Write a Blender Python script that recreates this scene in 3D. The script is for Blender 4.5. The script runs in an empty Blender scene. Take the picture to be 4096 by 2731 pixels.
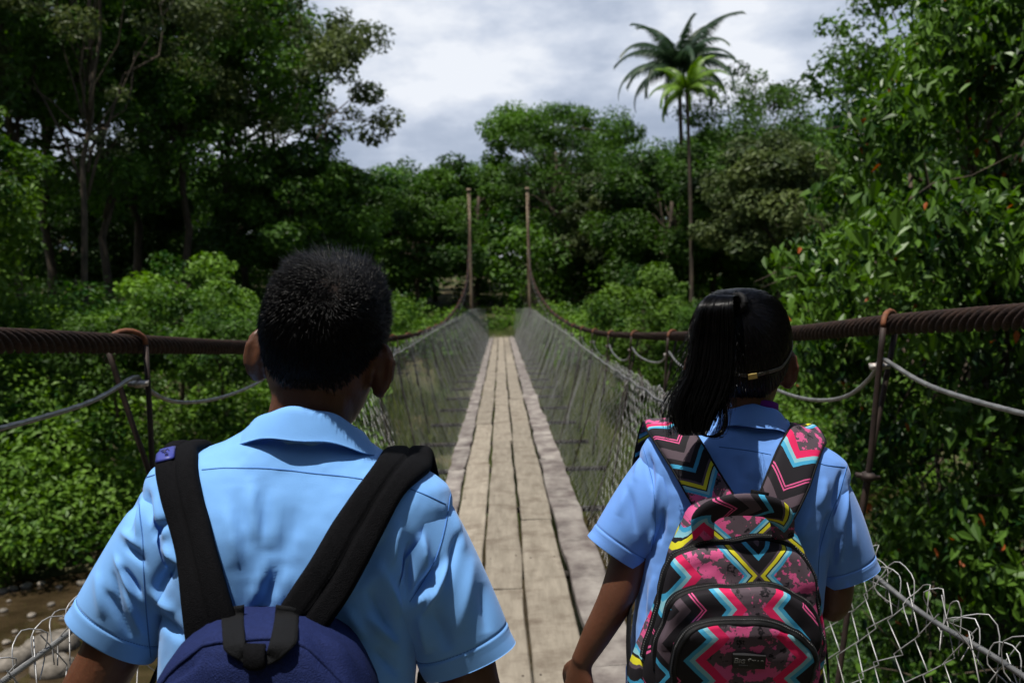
import bpy, bmesh, math, random
import numpy as np
from mathutils import Vector, Matrix
from mathutils.bvhtree import BVHTree

scene = bpy.context.scene
COL = scene.collection
rad = math.radians

# ------------------------------------------------------------------ camera
F, CX, CY = 3831.0, 2048.0, 1365.5            # focal length and centre in photograph pixels (4096 wide)
CAM = np.array([0.0, 0.0, 1.5])
def cam_basis():
    roll, p, y = rad(1.3), -math.atan(152 / F), -math.atan(42 / F)
    f = np.array([-math.sin(y) * math.cos(p), math.cos(y) * math.cos(p), math.sin(p)])
    r = np.array([math.cos(y), math.sin(y), 0.0]); u = np.cross(r, f)
    c, s = math.cos(roll), math.sin(roll)
    return c * r - s * u, c * u + s * r, f
CR, CU, CF = cam_basis()
cd = bpy.data.cameras.new('camera'); cam = bpy.data.objects.new('camera', cd); COL.objects.link(cam)
m = Matrix.Identity(4)
for i in range(3):
    m[i][0], m[i][1], m[i][2], m[i][3] = CR[i], CU[i], -CF[i], CAM[i]
cam.matrix_world = m
cd.sensor_width = 36.0; cd.lens = F / 4096 * 36.0
cd.clip_start = 0.05; cd.clip_end = 3000
cd.dof.use_dof = True; cd.dof.focus_distance = 1.5; cd.dof.aperture_fstop = 7.1
scene.camera = cam

# ------------------------------------------------------------------ sky, sun, exposure
SUN = np.array([-0.20, -0.235, 0.95]); SUN /= np.linalg.norm(SUN)
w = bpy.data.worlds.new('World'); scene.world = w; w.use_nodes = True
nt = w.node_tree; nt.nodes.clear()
def N(t, ty, **kw):
    n = t.nodes.new(ty)
    for k, v in kw.items():
        if k in n.inputs.keys() if isinstance(k, str) else False:
            n.inputs[k].default_value = v
        else:
            setattr(n, k, v)
    return n
def L(t, a, b): t.links.new(a, b)
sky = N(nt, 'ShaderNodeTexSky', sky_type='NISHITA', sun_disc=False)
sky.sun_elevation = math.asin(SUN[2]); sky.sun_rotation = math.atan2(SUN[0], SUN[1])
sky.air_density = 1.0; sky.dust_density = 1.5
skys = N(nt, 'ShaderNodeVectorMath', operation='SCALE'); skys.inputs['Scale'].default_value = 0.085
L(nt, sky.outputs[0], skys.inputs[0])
tc = N(nt, 'ShaderNodeTexCoord')
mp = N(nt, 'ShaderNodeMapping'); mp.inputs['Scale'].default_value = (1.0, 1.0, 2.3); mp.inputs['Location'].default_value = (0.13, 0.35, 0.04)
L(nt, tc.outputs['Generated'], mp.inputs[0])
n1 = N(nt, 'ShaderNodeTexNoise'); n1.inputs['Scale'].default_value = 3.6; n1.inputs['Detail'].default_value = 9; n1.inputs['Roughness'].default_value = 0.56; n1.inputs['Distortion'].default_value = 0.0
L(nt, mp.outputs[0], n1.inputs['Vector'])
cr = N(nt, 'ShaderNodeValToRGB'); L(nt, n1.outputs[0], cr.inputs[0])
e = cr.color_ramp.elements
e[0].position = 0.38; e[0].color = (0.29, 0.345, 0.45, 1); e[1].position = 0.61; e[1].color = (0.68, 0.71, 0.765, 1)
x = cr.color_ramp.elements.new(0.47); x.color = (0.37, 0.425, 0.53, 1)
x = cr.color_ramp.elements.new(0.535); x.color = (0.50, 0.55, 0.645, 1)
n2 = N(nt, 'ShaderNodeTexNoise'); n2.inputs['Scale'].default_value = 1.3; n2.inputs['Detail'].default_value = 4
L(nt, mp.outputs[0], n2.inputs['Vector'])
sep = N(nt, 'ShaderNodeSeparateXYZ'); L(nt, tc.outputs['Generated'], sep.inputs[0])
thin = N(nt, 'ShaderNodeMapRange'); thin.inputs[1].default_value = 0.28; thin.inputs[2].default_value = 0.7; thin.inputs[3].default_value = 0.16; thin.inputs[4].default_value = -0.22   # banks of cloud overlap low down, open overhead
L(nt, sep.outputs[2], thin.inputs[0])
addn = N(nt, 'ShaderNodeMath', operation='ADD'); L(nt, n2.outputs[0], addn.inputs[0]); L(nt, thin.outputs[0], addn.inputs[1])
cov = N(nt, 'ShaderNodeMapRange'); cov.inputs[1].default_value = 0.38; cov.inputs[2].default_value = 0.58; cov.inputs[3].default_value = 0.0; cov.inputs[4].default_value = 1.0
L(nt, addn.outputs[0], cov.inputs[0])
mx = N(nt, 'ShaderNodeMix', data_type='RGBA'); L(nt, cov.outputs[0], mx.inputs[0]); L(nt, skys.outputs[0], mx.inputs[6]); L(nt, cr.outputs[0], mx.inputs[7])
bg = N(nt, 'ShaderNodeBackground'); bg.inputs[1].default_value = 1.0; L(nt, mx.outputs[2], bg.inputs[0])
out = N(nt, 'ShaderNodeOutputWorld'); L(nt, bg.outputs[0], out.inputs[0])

sd = bpy.data.lights.new('sun', 'SUN'); sd.energy = 5.0; sd.angle = rad(0.53); sd.color = (1.0, 0.96, 0.89)
so = bpy.data.objects.new('sun', sd); COL.objects.link(so); so.location = (-5, -12, 30)
so.rotation_euler = Vector(-SUN).to_track_quat('-Z', 'Y').to_euler()
vs = scene.view_settings; vs.view_transform = 'Standard'; vs.look = 'None'; vs.gamma = 1.0; vs.exposure = 0.35; vs.use_curve_mapping = False
scene.cycles.max_bounces = 6; scene.cycles.transparent_max_bounces = 8
scene.cycles.sample_clamp_indirect = 4.0

# ------------------------------------------------------------------ pixel <-> place
def ray(sx, sy):
    d = CF + CR * (sx - CX) / F - CU * (sy - CY) / F
    return d / np.linalg.norm(d)
def P(sx, sy, Y):
    d = ray(sx, sy); return CAM + d * (Y / d[1])
def PD(x, y, Y): return P(x * 1.7415, y * 1.7415, Y)
def Qv(pts):                                     # world points -> photograph pixels
    d = np.asarray(pts) - CAM
    z = d @ CF
    return CX + F * (d @ CR) / z, CY - F * (d @ CU) / z

# ------------------------------------------------------------------ object helpers
def mkmesh(name, verts, faces, mat=None, smooth=True, uv=None, tint=None):
    me = bpy.data.meshes.new(name)
    me.from_pydata([tuple(map(float, v)) for v in verts], [], [tuple(map(int, f)) for f in faces])
    if smooth: me.polygons.foreach_set('use_smooth', [True] * len(me.polygons))
    if mat: me.materials.append(mat)
    if uv is not None:
        ul = me.uv_layers.new(name='UVMap'); li = np.empty(len(me.loops), dtype=np.int32); me.loops.foreach_get('vertex_index', li)
        ul.data.foreach_set('uv', np.asarray(uv, dtype=np.float32)[li].ravel())
    if tint is not None:
        a = me.attributes.new('tint', 'FLOAT', 'POINT'); a.data.foreach_set('value', np.asarray(tint, dtype=np.float32))
    me.update()
    return me
def bigmesh(name, verts, faces, mat=None, smooth=False, tint=None):
    """verts (n,3) array, faces (m,k) array of one size: fast path"""
    me = bpy.data.meshes.new(name)
    verts = np.asarray(verts, dtype=np.float32); faces = np.asarray(faces, dtype=np.int32)
    k = faces.shape[1]
    me.vertices.add(len(verts)); me.vertices.foreach_set('co', verts.ravel())
    me.loops.add(faces.size); me.loops.foreach_set('vertex_index', faces.ravel())
    me.polygons.add(len(faces)); me.polygons.foreach_set('loop_start', np.arange(0, faces.size, k, dtype=np.int32))
    me.polygons.foreach_set('use_smooth', np.full(len(faces), smooth))
    if mat: me.materials.append(mat)
    if tint is not None:
        a = me.attributes.new('tint', 'FLOAT', 'POINT'); a.data.foreach_set('value', np.asarray(tint, dtype=np.float32))
    me.update(calc_edges=True)
    return me
def ob(name, me, parent=None, loc=None, rot=None, scale=None):
    o = bpy.data.objects.new(name, me); COL.objects.link(o)
    if parent is not None: o.parent = parent
    if loc is not None: o.location = loc
    if rot is not None: o.rotation_euler = rot
    if scale is not None: o.scale = scale if hasattr(scale, '__len__') else (scale,) * 3
    return o
def tag(o, label=None, cat=None, group=None, kind=None):
    if label: o['label'] = label
    if cat: o['category'] = cat
    if group: o['group'] = group
    if kind: o['kind'] = kind
    return o
def empty(name, loc=(0, 0, 0)):
    o = bpy.data.objects.new(name, None); COL.objects.link(o); o.location = loc; o.empty_display_size = 0.2
    return o
def part(name, verts, faces, mat, parent, smooth=True, uv=None, tint=None):
    """world-space vertices, object parented to a thing that stands unrotated"""
    base = np.zeros(3); p = parent
    while p is not None:
        base = base + np.array(p.location); p = p.parent
    v = np.asarray(verts, dtype=float) - base
    return ob(name, mkmesh(name, v, faces, mat, smooth, uv, tint), parent)
def sm(t): t = np.clip(t, 0, 1); return t * t * (3 - 2 * t)
def interp(keys, t):
    """smooth (monotone-ish) interpolation of rows [t, a, b, ...]"""
    k = np.asarray(keys, float); t = np.atleast_1d(np.asarray(t, float)); xs = k[:, 0]
    i = np.clip(np.searchsorted(xs, t) - 1, 0, len(xs) - 2)
    h = np.diff(xs); d = np.diff(k[:, 1:], axis=0) / h[:, None]
    mm = np.zeros_like(k[:, 1:]); mm[1:-1] = np.where(d[:-1] * d[1:] > 0, 2 * d[:-1] * d[1:] / (d[:-1] + d[1:] + 1e-12), 0); mm[0] = d[0]; mm[-1] = d[-1]
    s = np.clip((t - xs[i]) / h[i], 0, 1)[:, None]; hh = h[i][:, None]
    r = (2*s**3-3*s**2+1)*k[i,1:] + (s**3-2*s**2+s)*hh*mm[i] + (-2*s**3+3*s**2)*k[i+1,1:] + (s**3-s**2)*hh*mm[i+1]
    return r
def resample(path, n=None, step=None):
    p = np.asarray(path, float); d = np.r_[0, np.cumsum(np.linalg.norm(np.diff(p, axis=0), axis=1))]
    if n is None: n = max(2, int(d[-1] / step) + 1)
    t = np.linspace(0, d[-1], n)
    return interp(np.c_[d, p], t)
def frames(path, up=(0, 0, 1)):
    p = np.asarray(path, float); t = np.gradient(p, axis=0); t /= np.linalg.norm(t, axis=1)[:, None] + 1e-12
    a = np.array(up, float); a = a - t[0] * (a @ t[0])
    if np.linalg.norm(a) < 1e-4: a = np.array([1.0, 0, 0]) - t[0] * t[0][0]
    a /= np.linalg.norm(a); A = [a]
    for i in range(1, len(p)):
        a = a - t[i] * (a @ t[i]); a /= np.linalg.norm(a) + 1e-12; A.append(a)
    A = np.array(A); return t, A, np.cross(t, A)
def tube(path, r, k=6, cap=True, up=(0, 0, 1), flat=1.0):
    """r: scalar or per point; flat scales the second cross axis. returns verts, faces"""
    p = np.asarray(path, float); n = len(p); r = np.broadcast_to(np.asarray(r, float), (n,))
    t, A, B = frames(p, up); an = np.arange(k) / k * 2 * math.pi
    v = p[:, None] + r[:, None, None] * (np.cos(an)[None, :, None] * A[:, None] + flat * np.sin(an)[None, :, None] * B[:, None])
    v = v.reshape(-1, 3); f = []
    for i in range(n - 1):
        for j in range(k):
            f.append((i*k+j, i*k+(j+1) % k, (i+1)*k+(j+1) % k, (i+1)*k+j))
    if cap:
        f.append(tuple(range(k))[::-1]); f.append(tuple((n-1)*k+j for j in range(k)))
    return v, f
def merge(*vf):
    V, Fc, o = [], [], 0
    for v, f in vf:
        V.append(np.asarray(v)); Fc += [tuple(i + o for i in q) for q in f]; o += len(v)
    return np.concatenate(V), Fc
def rope(path, r, lobes=6, pitch=0.2, sub=4, depth=0.16):
    """twisted wire rope"""
    p = np.asarray(path, float); t, A, B = frames(p)
    d = np.r_[0, np.cumsum(np.linalg.norm(np.diff(p, axis=0), axis=1))]
    k = lobes * sub; an = np.arange(k) / k * 2 * math.pi
    rr = r * (1 - depth + depth * np.abs(np.cos(an * lobes / 2)) ** 0.7 * 1.0)
    tw = d / pitch * 2 * math.pi
    a = an[None] + tw[:, None]
    v = p[:, None] + rr[None, :, None] * (np.cos(a)[..., None] * A[:, None] + np.sin(a)[..., None] * B[:, None])
    n = len(p); i = np.arange(n - 1)[:, None]; j = np.arange(k)[None]
    f = np.stack([i*k+j, i*k+(j+1) % k, (i+1)*k+(j+1) % k, (i+1)*k+j], -1).reshape(-1, 4)
    return v.reshape(-1, 3), f
def grid_faces(nu, nv, wrap=False):
    f = []
    for i in range(nu - 1):
        for j in range(nv if wrap else nv - 1):
            f.append((i*nv+j, i*nv+(j+1) % nv, (i+1)*nv+(j+1) % nv, (i+1)*nv+j))
    return f
def box(x0, x1, y0, y1, z0, z1):
    v = [(x, y, z) for x in (x0, x1) for y in (y0, y1) for z in (z0, z1)]
    return np.array(v, float), [(0,1,3,2), (4,6,7,5), (0,4,5,1), (2,3,7,6), (0,2,6,4), (1,5,7,3)]
def ellipsoid(c, r, nu=12, nv=16, R=None):
    v = [(0, 0, -1)]; f = []
    for i in range(1, nu):
        a = -math.pi/2 + math.pi * i / nu
        for j in range(nv):
            b = 2 * math.pi * j / nv; v.append((math.cos(a)*math.cos(b), math.cos(a)*math.sin(b), math.sin(a)))
    v.append((0, 0, 1)); v = np.array(v) * np.array(r)
    if R is not None: v = v @ np.array(R).T
    v = v + np.array(c)
    for j in range(nv): f.append((0, 1+(j+1) % nv, 1+j))
    for i in range(nu - 2):
        for j in range(nv): f.append((1+i*nv+j, 1+i*nv+(j+1) % nv, 1+(i+1)*nv+(j+1) % nv, 1+(i+1)*nv+j))
    o = 1 + (nu-2)*nv; top = len(v) - 1
    for j in range(nv): f.append((o+j, o+(j+1) % nv, top))
    return v, f
def vnoise(p, scale, seed=0, oct=3):
    """cheap smooth value noise, p (n,3)"""
    p = np.asarray(p, float) * scale; tot = np.zeros(len(p)); amp = 1.0; s = 0
    for o in range(oct):
        q = p * (2 ** o) + seed * 17.13 + o * 5.7; i = np.floor(q).astype(np.int64); fr = q - i; fr = fr*fr*(3-2*fr)
        acc = 0
        for dx in (0, 1):
            for dy in (0, 1):
                for dz in (0, 1):
                    h = ((i[:, 0]+dx)*374761393 + (i[:, 1]+dy)*668265263 + (i[:, 2]+dz)*2147483647) & 0xffffffff
                    h = ((h ^ (h >> 13)) * 1274126177) & 0xffffffff; h = (h ^ (h >> 16)) & 0xffff
                    wgt = (fr[:, 0] if dx else 1-fr[:, 0]) * (fr[:, 1] if dy else 1-fr[:, 1]) * (fr[:, 2] if dz else 1-fr[:, 2])
                    acc = acc + wgt * (h / 32767.5 - 1)
        tot += acc * amp; s += amp; amp *= 0.5
    return tot / s

# ------------------------------------------------------------------ materials
MATS = {}
def mat(name, color, rough=0.6, spec=0.5, var=0.0, vscale=5.0, col2=None, bump=0.0, bscale=50.0, metal=0.0, stretch=None, trans=0.0, coord='Object', sheen=0.0, rnd=0.0, detail=5, bdetail=3, stain=None, sscale=1.0):
    mt = bpy.data.materials.new(name); mt.use_nodes = True; t = mt.node_tree
    b = t.nodes['Principled BSDF']; b.inputs['Roughness'].default_value = rough; b.inputs['Specular IOR Level'].default_value = spec; b.inputs['Metallic'].default_value = metal
    b.inputs['Base Color'].default_value = (*color, 1)
    if sheen: b.inputs['Sheen Weight'].default_value = sheen
    co = N(t, 'ShaderNodeTexCoord'); mpn = N(t, 'ShaderNodeMapping'); L(t, co.outputs[coord], mpn.inputs[0])
    if stretch: mpn.inputs['Scale'].default_value = stretch
    last = None
    if col2 is not None or var:
        n = N(t, 'ShaderNodeTexNoise'); n.inputs['Scale'].default_value = vscale; n.inputs['Detail'].default_value = detail; n.inputs['Roughness'].default_value = 0.6; L(t, mpn.outputs[0], n.inputs['Vector'])
        r = N(t, 'ShaderNodeValToRGB'); L(t, n.outputs[0], r.inputs[0])
        c2 = col2 if col2 is not None else tuple(c * (1 - var) for c in color)
        r.color_ramp.elements[0].position = 0.34; r.color_ramp.elements[0].color = (*c2, 1)
        r.color_ramp.elements[1].position = 0.66; r.color_ramp.elements[1].color = (*color, 1)
        last = r.outputs[0]
    if stain is not None:
        n = N(t, 'ShaderNodeTexNoise'); n.inputs['Scale'].default_value = sscale; n.inputs['Detail'].default_value = 9; n.inputs['Roughness'].default_value = 0.68; L(t, co.outputs[coord], n.inputs['Vector'])
        r2 = N(t, 'ShaderNodeValToRGB'); L(t, n.outputs[0], r2.inputs[0]); r2.color_ramp.elements[0].position = 0.50; r2.color_ramp.elements[0].color = (0, 0, 0, 1); r2.color_ramp.elements[1].position = 0.70; r2.color_ramp.elements[1].color = (1, 1, 1, 1)
        mxs = N(t, 'ShaderNodeMix', data_type='RGBA'); L(t, r2.outputs[0], mxs.inputs[0]); L(t, last, mxs.inputs[6]); mxs.inputs[7].default_value = (*stain, 1); last = mxs.outputs[2]
    if rnd:
        oi = N(t, 'ShaderNodeObjectInfo'); mr = N(t, 'ShaderNodeMapRange'); mr.inputs[3].default_value = 1 - rnd; mr.inputs[4].default_value = 1 + rnd; L(t, oi.outputs['Random'], mr.inputs[0])
        hs = N(t, 'ShaderNodeHueSaturation'); L(t, mr.outputs[0], hs.inputs['Value'])
        if last is not None: L(t, last, hs.inputs['Color'])
        else: hs.inputs['Color'].default_value = (*color, 1)
        last = hs.outputs[0]
    if last is not None: L(t, last, b.inputs['Base Color'])
    if bump:
        n = N(t, 'ShaderNodeTexNoise'); n.inputs['Scale'].default_value = bscale; n.inputs['Detail'].default_value = bdetail; L(t, mpn.outputs[0], n.inputs['Vector'])
        bp = N(t, 'ShaderNodeBump'); bp.inputs['Strength'].default_value = bump; bp.inputs['Distance'].default_value = 0.01; L(t, n.outputs[0], bp.inputs['Height']); L(t, bp.outputs[0], b.inputs['Normal'])
    if trans:
        tr = N(t, 'ShaderNodeBsdfTranslucent'); tr.inputs[0].default_value = (*color, 1)
        if last is not None: L(t, last, tr.inputs[0])
        ms = N(t, 'ShaderNodeMixShader'); ms.inputs[0].default_value = trans
        o = t.nodes['Material Output']; L(t, b.outputs[0], ms.inputs[1]); L(t, tr.outputs[0], ms.inputs[2]); L(t, ms.outputs[0], o.inputs[0])
    MATS[name] = mt
    return mt
def leafmat(name, dark, light, rough=0.5, trans=0.3, extra=None, spec=0.22):
    mt = bpy.data.materials.new(name); mt.use_nodes = True; t = mt.node_tree
    b = t.nodes['Principled BSDF']; b.inputs['Roughness'].default_value = rough; b.inputs['Specular IOR Level'].default_value = spec
    at = N(t, 'ShaderNodeAttribute', attribute_name='tint'); r = N(t, 'ShaderNodeValToRGB'); L(t, at.outputs['Fac'], r.inputs[0])
    r.color_ramp.elements[0].position = 0.0; r.color_ramp.elements[0].color = (*dark, 1); r.color_ramp.elements[1].position = 0.9; r.color_ramp.elements[1].color = (*light, 1)
    if extra:
        x = r.color_ramp.elements.new(0.95); x.color = (*light, 1); x = r.color_ramp.elements.new(0.96); x.color = (*extra, 1)
    oi = N(t, 'ShaderNodeObjectInfo'); hs = N(t, 'ShaderNodeHueSaturation'); mr = N(t, 'ShaderNodeMapRange'); mr.inputs[3].default_value = 0.78; mr.inputs[4].default_value = 1.2
    L(t, oi.outputs['Random'], mr.inputs[0]); L(t, mr.outputs[0], hs.inputs['Value']); L(t, r.outputs[0], hs.inputs['Color'])
    tr = N(t, 'ShaderNodeBsdfTranslucent'); ms = N(t, 'ShaderNodeMixShader'); ms.inputs[0].default_value = trans
    g = N(t, 'ShaderNodeHueSaturation'); g.inputs['Value'].default_value = 1.2; g.inputs['Saturation'].default_value = 1.15; L(t, hs.outputs[0], g.inputs['Color'])
    L(t, hs.outputs[0], b.inputs['Base Color']); L(t, g.outputs[0], tr.inputs[0])
    L(t, b.outputs[0], ms.inputs[1]); L(t, tr.outputs[0], ms.inputs[2]); L(t, ms.outputs[0], t.nodes['Material Output'].inputs[0])
    MATS[name] = mt
    return mt
mat('ground', (0.10, 0.078, 0.045), 0.9, 0.2, col2=(0.03, 0.05, 0.015), vscale=0.6, bump=0.6, bscale=6)
mat('stone', (0.21, 0.185, 0.155), 0.8, 0.3, col2=(0.08, 0.07, 0.055), vscale=3, bump=0.4, bscale=14, rnd=0.35)
mat('plank', (0.252, 0.220, 0.172), 0.78, 0.2, col2=(0.175, 0.150, 0.115), vscale=5, stretch=(4, 0.5, 4), bump=0.45, bscale=16, rnd=0.13, detail=8, stain=(0.11, 0.085, 0.062), sscale=3.5)
mat('side_board', (0.255, 0.232, 0.205), 0.8, 0.2, col2=(0.095, 0.076, 0.070), vscale=3.2, stretch=(1.6, 0.9, 1.6), bump=0.5, bscale=14, rnd=0.12, detail=8, stain=(0.055, 0.042, 0.040), sscale=2.2)
mat('beam', (0.035, 0.03, 0.026), 0.8, 0.2, var=0.5, vscale=4)
mat('rust_cable', (0.036, 0.020, 0.014), 0.8, 0.2, col2=(0.013, 0.008, 0.007), vscale=30, bump=0.3, bscale=120, metal=0.2)
mat('rust_bright', (0.17, 0.062, 0.026), 0.7, 0.3, col2=(0.09, 0.035, 0.02), vscale=40)
mat('rod', (0.045, 0.028, 0.022), 0.65, 0.4, col2=(0.02, 0.014, 0.012), vscale=25, metal=0.3)
mat('galv', (0.30, 0.30, 0.29), 0.42, 0.5, col2=(0.16, 0.16, 0.16), vscale=25, metal=0.65)
mat('wire', (0.42, 0.425, 0.43), 0.45, 0.4, col2=(0.22, 0.21, 0.20), vscale=9, metal=0.3)
mat('clamp', (0.42, 0.40, 0.37), 0.45, 0.5, col2=(0.2, 0.15, 0.12), vscale=30, metal=0.5)
mat('post', (0.25, 0.20, 0.135), 0.75, 0.3, col2=(0.10, 0.06, 0.035), vscale=3, stretch=(2, 2, 0.5), bump=0.2, bscale=10)
mat('pale_wood', (0.45, 0.42, 0.37), 0.8, 0.2, var=0.3, vscale=6)
mat('bark', (0.085, 0.065, 0.045), 0.9, 0.2, col2=(0.03, 0.025, 0.02), vscale=3, stretch=(3, 3, 0.6), bump=0.6, bscale=9)
mat('bark_pale', (0.27, 0.25, 0.21), 0.85, 0.2, col2=(0.12, 0.11, 0.09), vscale=2.5, stretch=(3, 3, 0.8), bump=0.3, bscale=9)
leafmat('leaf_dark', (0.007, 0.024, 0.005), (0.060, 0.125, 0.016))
leafmat('leaf_mid', (0.010, 0.036, 0.006), (0.085, 0.175, 0.019))
leafmat('leaf_bright', (0.014, 0.055, 0.007), (0.13, 0.235, 0.026))
leafmat('leaf_olive', (0.024, 0.042, 0.013), (0.110, 0.140, 0.045))
leafmat('leaf_glossy', (0.008, 0.036, 0.006), (0.105, 0.205, 0.026), rough=0.40, trans=0.34, extra=(0.40, 0.10, 0.025), spec=0.26)
leafmat('grass', (0.05, 0.09, 0.02), (0.17, 0.19, 0.06), rough=0.6)
leafmat('frond_dark', (0.016, 0.035, 0.018), (0.05, 0.085, 0.04), rough=0.4)
leafmat('frond_bright', (0.05, 0.12, 0.015), (0.17, 0.27, 0.035), rough=0.4)
# ================================================================== ground, river
def ground_z(x, y):
    x = np.asarray(x, float); y = np.asarray(y, float)
    ye = 24 + 0.35 * np.clip(x, -30, 30)
    yn = np.where(x < 0, 1.5 + 0.5 * x, np.minimum(3 + 2.4 * x, ye - 6)); yn = np.maximum(yn, -14)
    wl = np.interp(x, [-12, -4, 3, 10], [9, 22, 22, 14])
    zf = -4.75 + 4.45 * sm((y - ye + 0.8) / wl)
    hill = np.clip(y - 54, 0, 70) * np.interp(x, [-60, -20, 5, 30, 60], [0.15, 0.12, 0.11, 0.12, 0.16])
    zn = -4.75 + np.interp(x, [0.5, 2.5, 12, 20], [4.35, 1.9, 2.4, 4.35]) * sm((yn - y + 0.8) / 5.0)
    z = np.where(y > (ye + yn) / 2, zf + hill, zn)
    side = np.maximum(0, np.abs(x - 5) - 60)
    return z + 0.02 * side
def build_ground():
    gx = np.unique(np.r_[np.linspace(-900, -60, 12), np.linspace(-60, -20, 34), np.linspace(-20, 20, 101), np.linspace(20, 60, 34), np.linspace(60, 900, 12)])
    gy = np.unique(np.r_[np.linspace(-500, -20, 8), np.linspace(-20, 0, 21), np.linspace(0, 50, 126), np.linspace(50, 120, 50), np.linspace(120, 1500, 12)])
    X, Y = np.meshgrid(gx, gy, indexing='ij'); p = np.c_[X.ravel(), Y.ravel(), np.zeros(X.size)]
    Z = ground_z(p[:, 0], p[:, 1]) + 0.22 * vnoise(p, 0.5, 3) + 0.10 * vnoise(p, 1.7, 8)
    p[:, 2] = Z
    nu, nv = len(gx), len(gy); i = np.arange(nu-1)[:, None]; j = np.arange(nv-1)[None]
    f = np.stack([i*nv+j, (i+1)*nv+j, (i+1)*nv+j+1, i*nv+j+1], -1).reshape(-1, 4)
    tag(ob('ground', bigmesh('ground', p, f, MATS['ground'], True)), kind='structure')
build_ground()
def water_mat():
    mt = mat('water', (0.020, 0.014, 0.007), 0.06, 0.4, col2=(0.055, 0.038, 0.02), vscale=0.9, bump=0.25, bscale=4.0, stretch=(1, 1.6, 1))
    return mt
water_mat()
wv = [(-300, -60, -4.42), (300, -60, -4.42), (300, 60, -4.42), (-300, 60, -4.42)]
tag(ob('river', mkmesh('river', wv, [(0, 1, 2, 3)], MATS['water'], False)), kind='structure')
RNG = np.random.default_rng(7)
def stone_mesh(seed):
    v, f = ellipsoid((0, 0, 0), (1, 1, 1), 9, 12)
    n = vnoise(v, 1.1, seed, 3)
    return mkmesh('river_stone', v * (1 + 0.32 * n)[:, None] * np.array([1, 0.8, 0.55]), f, MATS['stone'])
STONES = [stone_mesh(s) for s in range(5)]
def stone(px, py, wD, label, z=-4.40, k=0):
    d = ray(px * 1.7415, py * 1.7415); t = (z - CAM[2]) / d[2]; c = CAM + d * t
    r = wD / 2200 * c[1] / 2 * (0.75 if wD < 100 else 0.9)
    o = ob('river_stone', STONES[k % 5], loc=(c[0], c[1], z + 0.05 * r), rot=(0, 0, RNG.uniform(0, 6)), scale=r)
    tag(o, label, 'stone', 'stones in the shallow river')
stone(120, 1485, 150, 'largest pale grey boulder in the river behind the wire mesh', k=0)
stone(120, 1540, 130, 'rounded tan stone at the bottom edge of the river below the boulder', k=1)
stone(25, 1520, 120, 'broad tan stone at the lower left corner of the river', k=2)
stone(9, 1402, 30, 'pale stone at the left edge of the river', k=3)
stone(117, 1388, 28, 'small round whitish stone nearest the shirt sleeve', k=4)
stone(72, 1413, 32, 'small brownish stone in mid stream', k=0)
stone(150, 1420, 40, 'low tan stone right beside the sleeve hem', k=2)
stone(190, 1340, 42, 'pale rock at the foot of the leafy bank', k=1)
sl = [(60, 1345, 40), (30, 1352, 34), (95, 1340, 30), (8, 1358, 40), (135, 1348, 22), (205, 1475, 34), (222, 1500, 40), (160, 1515, 30), (55, 1490, 40), (35, 1450, 22), (250, 1530, 40), (195, 1440, 24), (15, 1475, 30), (238, 1460, 26), (90, 1450, 22), (165, 1390, 18), (20, 1380, 16)]
for i, (a, b, c) in enumerate(sl):
    stone(a, b, c, 'small water-worn stone lying in the shallow brown river', k=i)
for i in range(26):                                                     # under the bridge, seen through the right mesh
    px, py = RNG.uniform(1270, 1440), RNG.uniform(1040, 1120)
    stone(px, py, RNG.uniform(14, 34), 'dim brown stone in the stream bed under the bridge', k=i)

# ================================================================== leaves
def leaf_quads(c, nrm, size, rng, tint, aspect=0.5, droop=0.0):
    """one folded rhombus per leaf"""
    n = len(c); d = rng.normal(size=(n, 3)); d -= nrm * (d * nrm).sum(1)[:, None]; d[:, 2] -= droop; d /= np.linalg.norm(d, axis=1)[:, None] + 1e-9
    s = np.cross(nrm, d); s /= np.linalg.norm(s, axis=1)[:, None] + 1e-9
    L_ = size[:, None] * 0.5; W_ = L_ * aspect
    up = nrm * (0.18 * size)[:, None]
    v = np.stack([c - d * L_, c + s * W_ + up * 0.6 - d * L_ * 0.1, c + d * L_ - up * 0.3, c - s * W_ + up * 0.6 - d * L_ * 0.1], 1).reshape(-1, 3)
    f = np.arange(4 * n).reshape(n, 4)
    return v, f, np.repeat(tint, 4)
def leaf_hex(c, nrm, size, rng, tint, aspect=0.5, droop=0.0):
    n = len(c); d = rng.normal(size=(n, 3)); d -= nrm * (d * nrm).sum(1)[:, None]; d[:, 2] -= droop; d /= np.linalg.norm(d, axis=1)[:, None] + 1e-9
    s = np.cross(nrm, d); s /= np.linalg.norm(s, axis=1)[:, None] + 1e-9; nn = np.cross(d, s)
    h = size[:, None] * 0.5; w_ = h * aspect; cu = rng.uniform(0.05, 0.35, n)[:, None] * h
    v = np.stack([c - d * h, c - d * h * 0.38 + s * w_ * 0.95 + nn * w_ * 0.35, c + d * h * 0.30 + s * w_ * 0.72 + nn * w_ * 0.25 - nn * cu * 0.3, c + d * h - nn * cu, c + d * h * 0.30 - s * w_ * 0.72 + nn * w_ * 0.25 - nn * cu * 0.3, c - d * h * 0.38 - s * w_ * 0.95 + nn * w_ * 0.35], 1).reshape(-1, 3)
    o = (np.arange(n) * 6)[:, None]
    f = np.concatenate([o + np.array([[0, 1, 2, 3]]), o + np.array([[0, 3, 4, 5]])])
    return v, f, np.repeat(tint, 6)
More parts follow.
